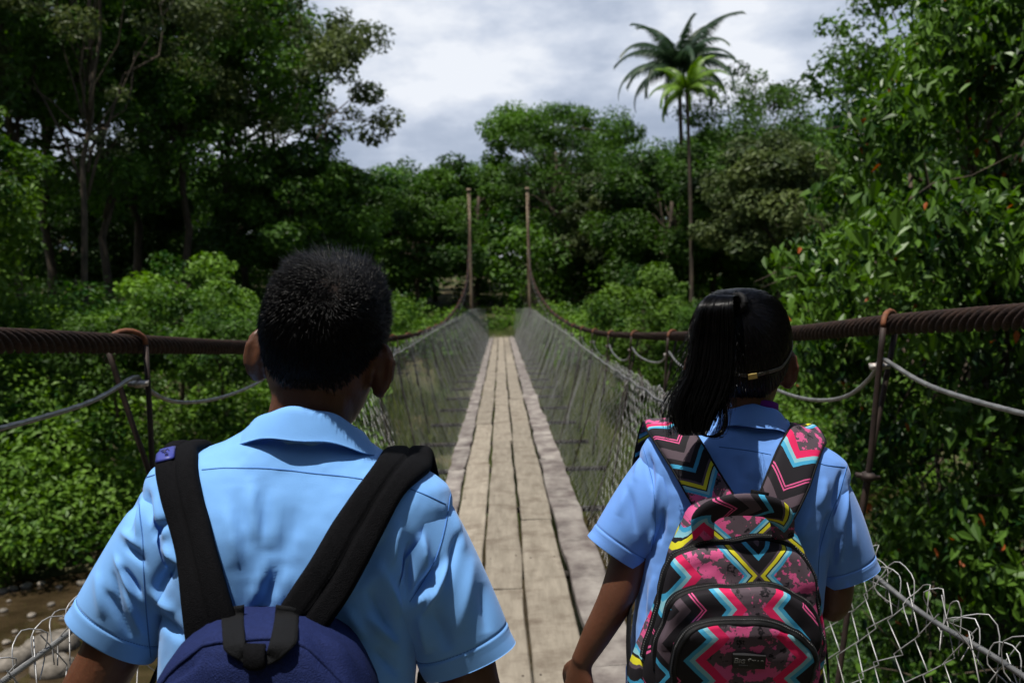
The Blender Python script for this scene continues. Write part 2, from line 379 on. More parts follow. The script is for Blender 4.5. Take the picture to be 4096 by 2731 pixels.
def clumps_to_leaves(cc, cr, per, size, rng, flat=0.62, tvar=0.25, up=0.55, ctint=None):
    """cc (k,3) centres, cr (k,) radii"""
    k = len(cc); n = np.maximum(8, (per * (cr / cr.mean()) ** 2).astype(int)); idx = np.repeat(np.arange(k), n); m_ = len(idx)
    d = rng.normal(size=(m_, 3)); d /= np.linalg.norm(d, axis=1)[:, None]
    r = rng.uniform(0.35, 1, m_) ** 0.6
    pos = cc[idx] + d * (r * cr[idx])[:, None] * np.array([1, 1, flat])
    nr = d * 0.55 + np.array([0, 0, up]) + rng.normal(size=(m_, 3)) * 0.42; nr /= np.linalg.norm(nr, axis=1)[:, None]
    ct = rng.uniform(0.1, 0.85, k) if ctint is None else ctint
    t = np.clip(ct[idx] + rng.normal(size=m_) * tvar * 0.6, 0, 0.9)
    sz = size * rng.uniform(0.6, 1.35, m_) * rng.uniform(0.7, 1.35, k)[idx]
    return leaf_quads(pos, nr, sz, rng, t)
def shell_points(n, rng, R, inner=0.35, zlo=-1.0):
    out = []
    while len(out) < n:
        d = rng.normal(size=3); d /= np.linalg.norm(d)
        if d[2] < zlo and rng.random() < 0.8: continue
        out.append(d * rng.uniform(inner, 1) ** 0.55)
    return np.array(out) * np.array(R)
def limb(a, b, r0, r1, rng, n=7, wob=0.08):
    a, b = np.array(a, float), np.array(b, float); t = np.linspace(0, 1, n)[:, None]
    ln = np.linalg.norm(b - a); p = a + (b - a) * t + rng.normal(size=(n, 3)) * wob * ln * np.sin(t * math.pi) * 0.5
    p[:, 2] += (np.sin(t[:, 0] * math.pi) * 0.06 * ln)
    return tube(p, np.linspace(r0, r1, n), 6)
def make_tree(seed, H, crown_lo, R, nclump, cr, per, leaf, leafm, barkm, trunk_r=0.22, forks=3, inner=0.35, flat=0.62, lean=0.5, zlo=-0.5):
    rng = np.random.default_rng(seed)
    ctr = np.array([rng.uniform(-lean, lean), rng.uniform(-lean, lean), (crown_lo + H) / 2])
    cc = ctr + shell_points(nclump, rng, R, inner, zlo); rr = cr * rng.uniform(0.55, 1.35, nclump)
    lv, lf, lt = clumps_to_leaves(cc, rr, per, leaf, rng, flat)
    crown = bigmesh('crown', lv, lf, MATS[leafm], False, lt)
    top = ctr + np.array([0, 0, (H - crown_lo) * 0.18])
    parts = []
    n = 9; t = np.linspace(0, 1, n)[:, None]; tp = np.array([0, 0, -0.6]) + (top - np.array([0, 0, -0.6])) * t + rng.normal(size=(n, 3)) * 0.12 * np.sin(t * math.pi)
    parts.append(tube(tp, np.linspace(trunk_r, trunk_r * 0.45, n), 9))
    for k in range(forks):                                              # big forks
        s = rng.uniform(0.42, 0.72); a = tp[0] + (tp[-1] - tp[0]) * s
        j = rng.integers(nclump); parts.append(limb(a, ctr + (cc[j] - ctr) * 0.9, trunk_r * 0.55, trunk_r * 0.12, rng, 8))
    for j in rng.permutation(nclump)[:min(nclump, 16)]:
        s = rng.uniform(0.55, 1.0); a = tp[0] + (tp[-1] - tp[0]) * s
        parts.append(limb(a, cc[j], trunk_r * 0.28, trunk_r * 0.05, rng, 6))
    v, f = merge(*parts)
    return mkmesh('trunk', v, f, MATS[barkm]), crown
TREES = {
    'dense':   make_tree(1, 18, 5.0, (5.0, 5.0, 6.4), 115, 1.05, 125, 0.26, 'leaf_mid', 'bark', 0.2, inner=0.45),
    'dense_b': make_tree(2, 17, 6.0, (4.6, 4.6, 5.4), 90, 1.05, 125, 0.26, 'leaf_mid', 'bark', 0.18, inner=0.45),
    'open':    make_tree(3, 20, 8.5, (5.6, 5.6, 5.8), 62, 0.95, 150, 0.26, 'leaf_olive', 'bark', 0.15, forks=6, inner=0.55, lean=0.8),
    'flat':    make_tree(4, 13, 10.3, (6.6, 5.6, 1.35), 52, 1.15, 210, 0.27, 'leaf_olive', 'bark', 0.24, forks=8, inner=0.3, flat=0.5),
    'round':   make_tree(5, 9.5, 1.6, (3.9, 3.9, 4.0), 85, 1.05, 250, 0.26, 'leaf_mid', 'bark', 0.2),
    'shrub':   make_tree(6, 3.8, 0.2, (2.4, 2.4, 1.9), 60, 0.62, 190, 0.15, 'leaf_bright', 'bark', 0.07, zlo=-0.9),
    'shrub_b': make_tree(8, 3.2, 0.1, (2.2, 2.2, 1.7), 50, 0.6, 180, 0.17, 'leaf_mid', 'bark', 0.06, zlo=-0.9),
}
def tree(kind, px, Y, s, name, label, cat='tree', group=None, rz=None, z=None, lm=None, sz=1.0):
    """px: photograph column in the 2352-wide view, Y: distance along the bridge"""
    c = PD(px, 700, Y); x = c[0]
    zz = float(ground_z(x, Y)) if z is None else z
    root = empty(name, (x, Y, zz)); tr, cw = TREES[kind]
    rz = RNG.uniform(0, 6.28) if rz is None else rz
    if lm:
        cw = cw.copy(); cw.materials.clear(); cw.materials.append(MATS[lm])
    ob('trunk', tr, root, rot=(0, 0, rz), scale=(s, s, s * sz)); ob('crown', cw, root, rot=(0, 0, rz), scale=(s, s, s * sz))
    return tag(root, label, cat, group)
G1 = 'tall trees of the forest on the left bank'
tree('dense', 250, 40, 1.0, 'rainforest_tree', 'tall dark rainforest tree with a bare dark forked trunk, left of the boy', 'tree', G1, rz=0.6)
tree('dense', 60, 36, 0.98, 'rainforest_tree', 'tall dense dark tree nearest the left edge of the picture', 'tree', G1, rz=2.2)
tree('dense_b', 430, 43, 1.15, 'rainforest_tree', 'tall mid green tree rising straight behind the left shrub with the lit top', 'tree', G1, rz=4.0)
tree('dense', 520, 50, 1.12, 'rainforest_tree', 'dark tree standing just left of the sparse pale-barked tree', 'tree', G1, rz=5.1)
tree('open', 640, 47, 1.02, 'open_crowned_tree', 'tall sparse olive tree with pale branches against the clouds above the boy', 'tree', G1, rz=1.2, z=-3.0)
tree('open', 190, 33, 0.86, 'open_crowned_tree', 'slender sparse olive tree in front of the left forest', 'tree', G1, rz=3.0)
tree('open', 390, 56, 1.25, 'open_crowned_tree', 'thin-crowned tall tree showing sky through it behind the left forest', 'tree', G1, rz=0.2)
tree('dense_b', -190, 33, 1.05, 'rainforest_tree', 'big tree cut by the left edge, its branches reaching into the top corner', 'tree', G1, rz=0.9)
tree('round', 690, 45, 0.98, 'leafy_tree', 'rounded mid green tree directly behind the boy\'s head', 'tree', G1, rz=1.9)
tree('round', -230, 25, 0.92, 'leafy_tree', 'yellow-green tree at the left edge, lit from above', 'tree', rz=1.0, lm='leaf_bright', z=-0.6)
tree('dense', 330, 46, 1.2, 'rainforest_tree', 'very tall tree whose dark crown fills the gap above the forked trunk', 'tree', G1, rz=2.7)
tree('dense_b', 120, 44, 1.3, 'rainforest_tree', 'tallest mid green crown at the top left, behind the edge tree', 'tree', G1, rz=1.1)
tree('dense', 560, 58, 1.2, 'rainforest_tree', 'dark crown behind the sparse tree, above the left of the boy', 'tree', G1, rz=0.1)
tree('round', 140, 52, 0.95, 'leafy_tree', 'low dark tree filling the gap behind the leftmost trunks', 'tree', G1, rz=3.3, lm='leaf_dark')
tree('round', 330, 51, 0.9, 'leafy_tree', 'low dark tree behind the forked trunk left of the boy', 'tree', G1, rz=1.5, lm='leaf_dark')
G2 = 'trees on the far bank behind the bridge'
tree('flat', 1268, 64, 0.86, 'flat_topped_tree', 'flat umbrella-shaped tree on the skyline right of the bridge posts', 'tree', G2, rz=0.4, sz=1.2, lm='leaf_mid')
tree('dense_b', 1275, 60, 0.78, 'dark_tree', 'very dark narrow tree below the umbrella-shaped crown', 'tree', G2, rz=2.4, lm='leaf_dark')
tree('round', 820, 56, 1.0, 'leafy_tree', 'dark green rounded tree between the boy\'s head and the left post', 'tree', G2, rz=3.1)
tree('round', 960, 52, 0.86, 'leafy_tree', 'leafy tree just left of the left bridge post', 'tree', G2, rz=4.4)
tree('round', 1090, 66, 1.12, 'leafy_tree', 'tree in the gap between the two bridge posts', 'tree', G2, rz=5.2)
tree('round', 1530, 53, 1.05, 'leafy_tree', 'dark rounded tree in front of the palm trunks', 'tree', G2, rz=4.9, lm='leaf_dark')
tree('round', 1000, 72, 1.0, 'leafy_tree', 'rounded skyline crown just left of the bridge posts', 'tree', G2, rz=0.7)
tree('round', 885, 68, 0.98, 'leafy_tree', 'skyline crown above the right of the boy\'s head', 'tree', G2, rz=2.7)
tree('round', 1410, 58, 0.95, 'leafy_tree', 'greyish green tree right of the dark hollow behind the right post', 'tree', G2, rz=0.8, lm='leaf_olive')
tree('dense_b', 1712, 60, 0.92, 'leafy_tree', 'small-leaved tree standing just right of the palms', 'tree', G2, rz=1.4)
tree('round', 1650, 54, 0.8, 'leafy_tree', 'round tree behind the girl\'s head under the palms', 'tree', G2, rz=2.1)
tree('round', 1790, 46, 1.0, 'leafy_tree', 'pale green rounded tree between the palms and the near foliage', 'tree', G2, rz=0.3, lm='leaf_olive')
tree('round', 1860, 66, 1.05, 'leafy_tree', 'far tree on the right skyline beyond the small-leaved tree', 'tree', G2, rz=3.7)
tree('dense', 2235, 22, 0.66, 'rainforest_tree', 'dark tree towering at the upper right behind the near foliage', 'tree', rz=1.0, z=-2.0)
tree('shrub', 1470, 33, 0.82, 'bright_bush', 'bright green bush just above the right cable, left of the girl', 'bush', rz=0.5, z=-1.4, sz=1.25)
tree('shrub_b', 1640, 31, 0.55, 'leafy_shrub', 'small vivid shrub right behind the ponytail tie', 'bush', rz=0.9, z=-0.3)
tree('shrub', 410, 24.5, 0.82, 'bright_bush', 'bush with a sunlit flat top in front of the left forest', 'bush', rz=2.0, z=-0.35)
tree('shrub_b', 260, 22.5, 0.62, 'leafy_shrub', 'low leafy shrub left of the flat-topped bush', 'bush', rz=0.4, z=-0.6)
tree('shrub_b', 505, 21.5, 0.52, 'leafy_shrub', 'small shrub at the boy\'s ear on the left', 'bush', rz=2.9, z=-0.2)

# ------------------------------------------------------------------ masses nobody could count
def forest_mass():
    rng = np.random.default_rng(21); cc, rr = [], []
    for i in range(250):
        Y = rng.uniform(53, 105); px = rng.uniform(-250, 2400); x = PD(px, 700, Y)[0]
        g = float(ground_z(x, Y))
        topD = np.interp(px, [0, 600, 800, 900, 1150, 1450, 1700, 2000, 2400], [330, 330, 350, 375, 385, 330, 305, 290, 280])
        top = 1.5 + (697 - topD) / 2200 * Y * min(1, (Y / 76) ** 1.5) * rng.uniform(0.84, 1.06)
        R = rng.uniform(2.2, 4.2); k = 20
        for j in range(k):
            d = rng.normal(size=3); d /= np.linalg.norm(d); d *= rng.uniform(0.4, 1)
            zc = top - R * 0.9 + d[2] * R * 0.9
            if j > 12: zc = rng.uniform(g, max(g + 0.5, top - R))
            cc.append((x + d[0] * R, Y + d[1] * R, zc)); rr.append(rng.uniform(0.9, 1.7))
    v, f, t = clumps_to_leaves(np.array(cc), np.array(rr), 75, 0.36, rng)
    tag(ob('forest_canopy', bigmesh('forest_canopy', v, f, MATS['leaf_mid'], False, t)), 'dense green forest closing off the far bank and skyline', 'forest', kind='stuff')
forest_mass()
def added_bank_forest():
    rng = np.random.default_rng(33); cc, rr = [], []
    for i in range(245):
        ang = rng.uniform(math.radians(172), math.radians(368)); D = rng.uniform(9, 26)      # trees added round the near bank, out of view, to block low sky light
        x, y = D * math.cos(ang) * 1.25, D * math.sin(ang)
        if i < 150 and y > -6 and (x > -9 and x < 12): continue
        if i >= 150: x, y = (rng.uniform(15, 45), rng.uniform(-5, 48)) if i % 3 else (-rng.uniform(24, 45), rng.uniform(-5, 24))
        if i < 150 and abs(x) < 2.0 and y > -12: continue
        g = float(ground_z(x, y)); top = g + rng.uniform(8, 14); R = rng.uniform(1.8, 3.2)
        for j in range(16):
            d = rng.normal(size=3); d /= np.linalg.norm(d); zc = top - R + d[2] * R if j < 9 else rng.uniform(g + 0.3, top - R)
            cc.append((x + d[0] * R, y + d[1] * R, zc)); rr.append(rng.uniform(0.8, 1.6))
    v, f, t = clumps_to_leaves(np.array(cc), np.array(rr), 60, 0.5, rng)
    tag(ob('added_bank_forest', bigmesh('added_bank_forest', v, f, MATS['leaf_mid'], False, t)), 'added forest around the near bank, blocking low sky behind the bridge head and filling its sides', 'forest', kind='stuff')
added_bank_forest()
def near_undergrowth():
    rng = np.random.default_rng(15); cc, rr = [], []
    while len(cc) < 1500:
        x = rng.uniform(0.6, 9); y = rng.uniform(1.2, 20); yn = min(3 + 2.4 * x, 24 + 0.35 * x - 6)
        if y > yn + 1.0 or vnoise(np.array([[x, y, 0.0]]), 0.8, 23, 2)[0] < -0.3: continue
        r = rng.uniform(0.12, 0.42); cc.append((x, y, float(ground_z(x, y)) + r * rng.uniform(0.1, 1.6))); rr.append(r)
    cc, rr = np.array(cc), np.array(rr); n = (95 * (rr / 0.28) ** 2).astype(int) + 10; idx = np.repeat(np.arange(len(cc)), n); m_ = len(idx)
    d = rng.normal(size=(m_, 3)); d /= np.linalg.norm(d, axis=1)[:, None]; pos = cc[idx] + d * (rr[idx] * rng.uniform(0.3, 1, m_) ** 0.6)[:, None] * np.array([1, 1, 0.8])
    nr = d * 0.5 + np.array([0, -0.1, 0.7]) + rng.normal(size=(m_, 3)) * 0.55; nr /= np.linalg.norm(nr, axis=1)[:, None]
    t = np.clip(rng.uniform(0, 0.6, len(cc))[idx] + rng.normal(size=m_) * 0.2, 0, 0.9)
    v, f, tt = leaf_hex(pos, nr, 0.062 * rng.uniform(0.5, 1.5, m_), rng, t)
    tag(ob('near_undergrowth', bigmesh('near_undergrowth', v, f, MATS['leaf_dark'], False, tt)), 'low undergrowth below the bridge on the near right bank, leaves coloured dark for shade', 'undergrowth', kind='stuff')  # dark leaf colour stands in for shade under the near tree
near_undergrowth()
def undergrowth():
    rng = np.random.default_rng(5); cc, rr = [], []
    n = 0
    while n < 2800:
        Y = rng.uniform(18, 42) if rng.random() < 0.78 else rng.uniform(42, 57); px = rng.uniform(-250, 2650); x = PD(px, 700, max(Y, 6))[0]
        ye = 24 + 0.35 * x
        if True:
            if Y < ye + 0.3: continue
            if -4.5 < x < 4.5 and Y < 39: continue
            if abs(x) < 1.9 and Y < 48.5: continue
        else:
            x = rng.uniform(1.3, 11); yn = min(3 + 2.4 * x, ye - 6)
            if Y > yn + 0.8 or (x < 2.2 and Y > 7): continue
        r = rng.uniform(0.35, 1.15) * (1.0 if x > -4 else 1.15) * (0.55 if Y < 14 and x < 4 else 1)
        if vnoise(np.array([[x, Y, 0.0]]), 0.45, 13, 2)[0] < -0.36 and Y < 39: continue
        z = float(ground_z(x, Y)) + r * rng.uniform(0.2, 1.3)
        if x < -4 and rng.random() < 0.5: z += rng.uniform(0, 1.2)
        cc.append((x, Y, z)); rr.append(r); n += 1
    v, f, t = clumps_to_leaves(np.array(cc), np.array(rr), 110, 0.17, rng)
    tag(ob('undergrowth', bigmesh('undergrowth', v, f, MATS['leaf_bright'], False, t)), 'thick leafy undergrowth covering both river banks', 'undergrowth', kind='stuff')
undergrowth()
def grass():
    rng = np.random.default_rng(9); n = 110000
    x = rng.uniform(-7, 7, n); y = rng.uniform(22, 50, n); ye = 24 + 0.35 * x
    k = (y > ye - 0.5) & ~((np.abs(x) < 1.2) & (y > 46)); 
    p = np.c_[x, y, np.zeros(n)]; k &= vnoise(p, 0.35, 4) > -0.22
    x, y = x[k], y[k]; n = len(x); z = ground_z(x, y); h = rng.uniform(0.25, 0.75, n); a = rng.uniform(0, 6.28, n)
    w_ = 0.018; dx, dy = np.cos(a) * w_, np.sin(a) * w_; bx, by = rng.normal(size=n) * 0.18 * h, rng.normal(size=n) * 0.18 * h
    v = np.stack([np.c_[x - dx, y - dy, z - 0.1], np.c_[x + dx, y + dy, z - 0.1], np.c_[x + bx, y + by, z + h]], 1).reshape(-1, 3)
    t = np.repeat(rng.uniform(0, 0.9, n), 3)
    tag(ob('bank_grass', bigmesh('bank_grass', v, np.arange(3 * n).reshape(n, 3), MATS['grass'], False, t)), 'tall yellowish grass on the bank under the bridge', 'grass', kind='stuff')
grass()

# ------------------------------------------------------------------ palms
def frond_mesh(name, ln, seed, m_, droop=0.55, nl=58, wid=0.78):
    rng = np.random.default_rng(seed); n = 22; t = np.linspace(0, 1, n)
    ang = 1.0 - t * (1.0 + droop) * 1.25; st = ln / (n - 1)
    p = np.c_[np.r_[0, np.cumsum(np.cos(ang[:-1]) * st)], np.zeros(n), np.r_[0, np.cumsum(np.sin(ang[:-1]) * st)]]
    rv, rf = tube(p, np.linspace(0.045, 0.008, n), 5)
    V = [rv]; Fc = list(rf); o = len(rv); T = [np.full(len(rv), 0.6)]
    for i in range(nl):
        u = 0.12 + 0.88 * i / (nl - 1); c = interp(np.c_[t, p], u)[0]; a = np.interp(u, t, ang)
        w_ = wid * math.sin(min(1, u * 1.15 + 0.12) * math.pi * 0.86 + 0.2) + 0.12
        for s in (-1, 1):
            d = np.array([math.cos(a) * 0.55, s * 0.75, math.sin(a) * 0.55 - 0.55 - rng.uniform(0, 0.25)]); d /= np.linalg.norm(d)
            q = np.array([math.cos(a), 0, math.sin(a)]) * (0.008 * ln + 0.004)
            tip = c + d * w_ * rng.uniform(0.85, 1.1); tip[2] -= 0.1 * w_
            V.append(np.array([c - q, c + q, (c + tip) / 2 + q * 0.9 + np.array([0, 0, 0.05 * w_]), tip, (c + tip) / 2 - q * 0.9 + np.array([0, 0, 0.05 * w_])]))
            Fc += [(o, o+1, o+2, o+4), (o+4, o+2, o+3)]; o += 5; T.append(np.full(5, rng.uniform(0.1, 0.9)))
    return mkmesh(name, np.concatenate(V), Fc, MATS[m_], False, tint=np.concatenate(T))
def palm(px, py, Y, ln, nf, m_, label, trunk_m, seed, tr=0.13, elev=(0.15, 1.25), up=0.0):
    c = PD(px, py, Y); zb = float(ground_z(c[0], Y)) - 0.3
    rng = np.random.default_rng(seed); root = empty('palm_tree', (c[0], Y, zb)); h = c[2] - zb
    n = 12; t = np.linspace(0, 1, n); p = np.c_[0.25 * np.sin(t * 2.2) * (1 - t), 0.1 * np.sin(t * 3) * (1 - t), t * h]
    v, f = tube(p, np.interp(t, [0, 0.1, 1], [tr * 1.5, tr, tr * 0.75]), 9); ob('trunk', mkmesh('trunk', v, f, MATS[trunk_m]), root)
    ms = [frond_mesh('frond', ln, seed + i, m_, droop=dv, wid=ln * 0.16) for i, dv in enumerate((0.25, 0.6, 0.95))]
    for i in range(nf):
        az = i * 2.399 + rng.uniform(-0.2, 0.2); s = i / (nf - 1); el = up + (0.55 - 1.15 * s)
        ob('frond', ms[0 if s < 0.3 else (1 if s < 0.7 else 2)], root, loc=(0, 0, h), rot=(0, -el, az), scale=rng.uniform(0.85, 1.1))
    return tag(root, label, 'palm', 'palms on the right skyline')
palm(1560, 172, 60, 5.2, 24, 'frond_dark', 'taller dark palm with long drooping fronds against the sky', 'bark', 31, 0.16, up=0.12)
palm(1578, 214, 47, 2.4, 15, 'frond_bright', 'shorter bright yellow-green palm in front of the dark palm', 'bark', 47, 0.11, up=0.15)

# ------------------------------------------------------------------ near foliage on the right: one spreading tree
def near_tree():
    rng = np.random.default_rng(77); Yb = 10.5
    base = PD(2330, 700, Yb); root = empty('broadleaf_tree', (base[0], Yb, float(ground_z(base[0], Yb)) - 0.2))
    b = np.array(root.location)
    tag(root, 'large near broadleaf tree with glossy drooping leaves and some orange ones, filling the right side', 'tree')
    cc, rr = [], []
    while len(cc) < 400:
        py = rng.uniform(-120, 1700); left = np.interp(py, [-120, 0, 150, 250, 420, 600, 760, 900, 1100, 1300, 1600], [2190, 2150, 2060, 1960, 1860, 1810, 1800, 1850, 1950, 2010, 1960])
        px = rng.uniform(left + 20, 2620); Y = rng.uniform(7.0, 12.5)
        if py > 820 and rng.random() < 0.45: continue
        if px < left + 130: Y = rng.uniform(8.0, 10.0)
        c = PD(px, py, Y)
        if c[0] < 2.3 or c[2] < ground_z(c[0], Y) - 0.1: continue
        cc.append(c); rr.append(rng.uniform(0.2, 0.5))
    cc, rr = np.array(cc), np.array(rr)
    # lower half of the tree carries smaller, denser leaves
    n = (125 * (rr / 0.36) ** 2).astype(int); idx = np.repeat(np.arange(len(cc)), n); m_ = len(idx)
    d = rng.normal(size=(m_, 3)); d /= np.linalg.norm(d, axis=1)[:, None]
    pos = cc[idx] + d * (rr[idx] * rng.uniform(0.3, 1, m_) ** 0.6)[:, None] * np.array([1, 1, 0.8])
    nr = d * 0.5 + np.array([0, -0.2, 0.8]) + rng.normal(size=(m_, 3)) * 0.5; nr /= np.linalg.norm(nr, axis=1)[:, None]
    ct = rng.uniform(0.0, 0.9, len(cc)); t = np.clip(ct[idx] + rng.normal(size=m_) * 0.2, 0, 0.92); t[rng.random(m_) < 0.006] = 1.0
    sz = 0.098 * rng.uniform(0.5, 1.5, m_) * np.repeat(rng.uniform(.75, 1.3, len(cc)), n)
    v, f, tt = leaf_hex(pos, nr, sz, rng, t, aspect=0.46, droop=0.9)
    o = ob('foliage', bigmesh('foliage', v - b, f, MATS['leaf_glossy'], False, tt), root); tag(o, kind='stuff')
    # limbs and twigs
    parts = []
    tp = np.array([[0, 0, 0], [-0.1, 0.1, 1.2], [-0.35, 0.0, 2.6], [-0.5, -0.2, 4.0], [-0.6, -0.1, 5.6]]) + b
    tp = resample(tp, 12); parts.append(tube(tp, np.linspace(0.17, 0.06, 12), 9))
    for j in rng.permutation(len(cc))[:90]:
        a = tp[rng.integers(2, 12)]
        if np.linalg.norm(cc[j] - a) > 4.5: continue
        parts.append(limb(a, cc[j], 0.035, 0.006, rng, 7, 0.12))
    for j in rng.permutation(len(cc))[:120]:
        if cc[j][2] > 3.0: continue
        a = cc[j]; e_ = a + rng.normal(size=3) * np.array([0.45, 0.3, 0.35]); parts.append(limb(a, e_, 0.008, 0.003, rng, 4, 0.1))
    v, f = merge(*parts); tag(ob('branches', mkmesh('branches', v - b, f, MATS['bark']), root), kind='stuff')
    # the largest single leaves
    def leaf_mesh(tv, k):
        n = 7; t = np.linspace(0, 1, n); w_ = np.sin(t ** 0.8 * math.pi) * 0.24 + 0.004; z = -0.35 * t ** 1.7 * (0.6 + 0.3 * k)
        V = np.concatenate([np.c_[t, -w_, z + w_ * 0.35], np.c_[t, 0 * t, z], np.c_[t, w_, z + w_ * 0.35]]); f = []
        for i in range(n - 1):
            f += [(i, i+1, n+i+1, n+i), (n+i, n+i+1, 2*n+i+1, 2*n+i)]
        return mkmesh('leaf', V, f, MATS['leaf_glossy'], True, tint=np.full(len(V), tv))
    lm = [leaf_mesh(t, k) for k, t in enumerate((0.35, 0.6, 0.85))]; orange = leaf_mesh(1.0, 0.6)
    front = [j for j in np.argsort(cc[:, 1]) if True][:330]
    for q in range(300):
        j = front[rng.integers(len(front))]; d = rng.normal(size=3); d[1] = -abs(d[1]); d /= np.linalg.norm(d)
        p = cc[j] + d * rr[j] * rng.uniform(0.85, 1.1)
        mesh = orange if rng.random() < 0.10 else lm[rng.integers(3)]
        o = ob('leaf', mesh, root, loc=p - b, rot=(rng.uniform(-0.7, 0.7), rng.uniform(0.35, 1.3), rng.uniform(0, 6.28)), scale=rng.uniform(0.08, 0.125))
near_tree()
# ================================================================== the suspension bridge
bridge = tag(empty('suspension_bridge', (0, 0, 0)), 'narrow plank suspension bridge with rusty main cables and wire mesh sides', 'bridge')
Y0, Y1 = -6.0, 47.0
def plank(x0, x1, y0, y1, mname, seed, rough=0.004, z=0.0, th=0.045, name='plank'):
    rng = np.random.default_rng(seed); n = max(3, int((y1 - y0) / 0.16)); y = np.linspace(y0, y1, n)
    w0 = rng.normal(size=n) * rough; w1 = rng.normal(size=n) * rough
    ph = seed * 1.37; w0 = w0 + 0.006 * np.sin(y * 1.1 + ph) ; w1 = w1 + 0.006 * np.sin(y * 0.9 + ph * 2)
    k = np.array([0.25, 0.5, 0.25]); w0[1:-1] = np.convolve(w0, k, 'same')[1:-1]; w1[1:-1] = np.convolve(w1, k, 'same')[1:-1]
    cup = rng.uniform(-0.003, 0.004); tz = rng.uniform(-0.004, 0.004); b = 0.006
    ring = []
    for i in range(n):
        a, c = x0 + w0[i], x1 + w1[i]; e_ = 0.004 if i in (0, n-1) else 0
        zz = z + rng.normal() * 0.0006
        ring.append([(a, y[i], zz - th), (a, y[i], zz - b - tz), (a + b, y[i], zz - tz - e_), ((a+c)/2, y[i], zz - cup - e_), (c - b, y[i], zz + tz - e_), (c, y[i], zz - b + tz), (c, y[i], zz - th)])
    v = np.array(ring).reshape(-1, 3); f = grid_faces(n, 7, True); f += [tuple(range(7)), tuple(((n-1)*7+j) for j in range(7))[::-1]]
    return part(name, v, f, MATS[mname], bridge, smooth=False)
rows = [  # x0, x1, joints, material, roughness, name
    (-0.512, -0.360, [-6, -1.1, 3.6, 8.7, 13.4, 18.2, 22.9, 27.4, 32, 36.8, 41.5, 47], 'side_board', 0.010, 'side_board'),
    (-0.341, -0.144, [-6, -2.0, 3.2, 8.94, 11.95, 16.5, 21.3, 26.1, 30.6, 35.2, 39.8, 43.5, 47], 'plank', 0.004, 'plank'),
    (-0.123, 0.084, [-6, -0.4, 5.0, 10.5, 16.3, 20.9, 25.2, 29.9, 34.4, 38.7, 42.8, 47], 'plank', 0.004, 'plank'),
    (0.106, 0.321, [-6, 1.0, 6.6, 11.95, 15.0, 19.7, 24.4, 28.6, 33.3, 37.5, 42.0, 47], 'plank', 0.004, 'plank'),
    (0.343, 0.553, [-6, -1.6, 3.9, 9.2, 13.0, 15.9, 20.2, 25.0, 29.3, 34.0, 38.1, 42.9, 47], 'side_board', 0.010, 'side_board')]
sd_ = 0
for x0, x1, js, mn, rg, nm in rows:
    for a, b in zip(js[:-1], js[1:]):
        sd_ += 1; plank(x0 + RNG.uniform(-0.004, 0.004), x1 + RNG.uniform(-0.004, 0.004), a + 0.006, b - 0.006, mn, sd_, rg, z=0.0 + RNG.uniform(-0.003, 0.003), name=nm)
# nail heads on the planks, in pairs over every cross beam
beams_y = np.arange(-5.2, 47, 1.8) + 0.0
nv = []
for y in beams_y:
    for x in (-0.31, -0.18, -0.09, 0.05, 0.14, 0.29):
        nv.append(ellipsoid((x + RNG.normal() * 0.008, y + RNG.normal() * 0.02, 0.003), (0.005, 0.005, 0.003), 4, 6))
v, f = merge(*nv); tag(part('nail_heads', v, f, MATS['rod'], bridge), kind='stuff')
for y in beams_y:
    v, f = tube(np.array([[-0.97, y, -0.11], [0, y, -0.105], [0.98, y, -0.11]]), 0.024, 10); part('cross_beam', v, f, MATS['beam'], bridge)
# main cables: image trace + lateral distance -> places
def on_plane(px, py, lat):
    d = ray(px * 1.7415, py * 1.7415); t = lat / d[0]; return CAM + d * t
def cable_keys(side):
    tr = ([(0, 782, 1.15), (300, 790, 1.15), (560, 797, 1.15), (760, 790, 1.15), (899, 778, 1.15), (970, 764, 1.16), (1013, 745, 1.17), (1042, 716, 1.2), (1061, 683, 1.26), (1074, 640, 1.36), (1077, 580, 1.42), (1080.5, 445, 1.47)] if side < 0 else
          [(2352, 727, 1.15), (2050, 745, 1.15), (1830, 765, 1.15), (1585, 772, 1.15), (1470, 771, 1.15), (1375, 764, 1.16), (1327, 752, 1.17), (1285, 730, 1.2), (1256, 702, 1.23), (1234, 659, 1.30), (1224, 610, 1.38), (1216, 445, 1.43)])
    pts = np.array([on_plane(a, b, side * l) for a, b, l in tr])
    y = pts[:, 1]; y[-1] = 47.6; pts[-1] = (side * 1.45, 47.6, 7.05); pts[-2, 1] = 44.2; pts[-2, 2] = 4.1
    pts[-3, 1] = 40.5; pts[-3, 2] = 2.85; pts = pts[np.argsort(pts[:, 1])]
    near = [(side * 1.15, -8, 2.25), (side * 1.15, -2, 1.62)]
    return np.vstack([near, pts])
CABLE = {}
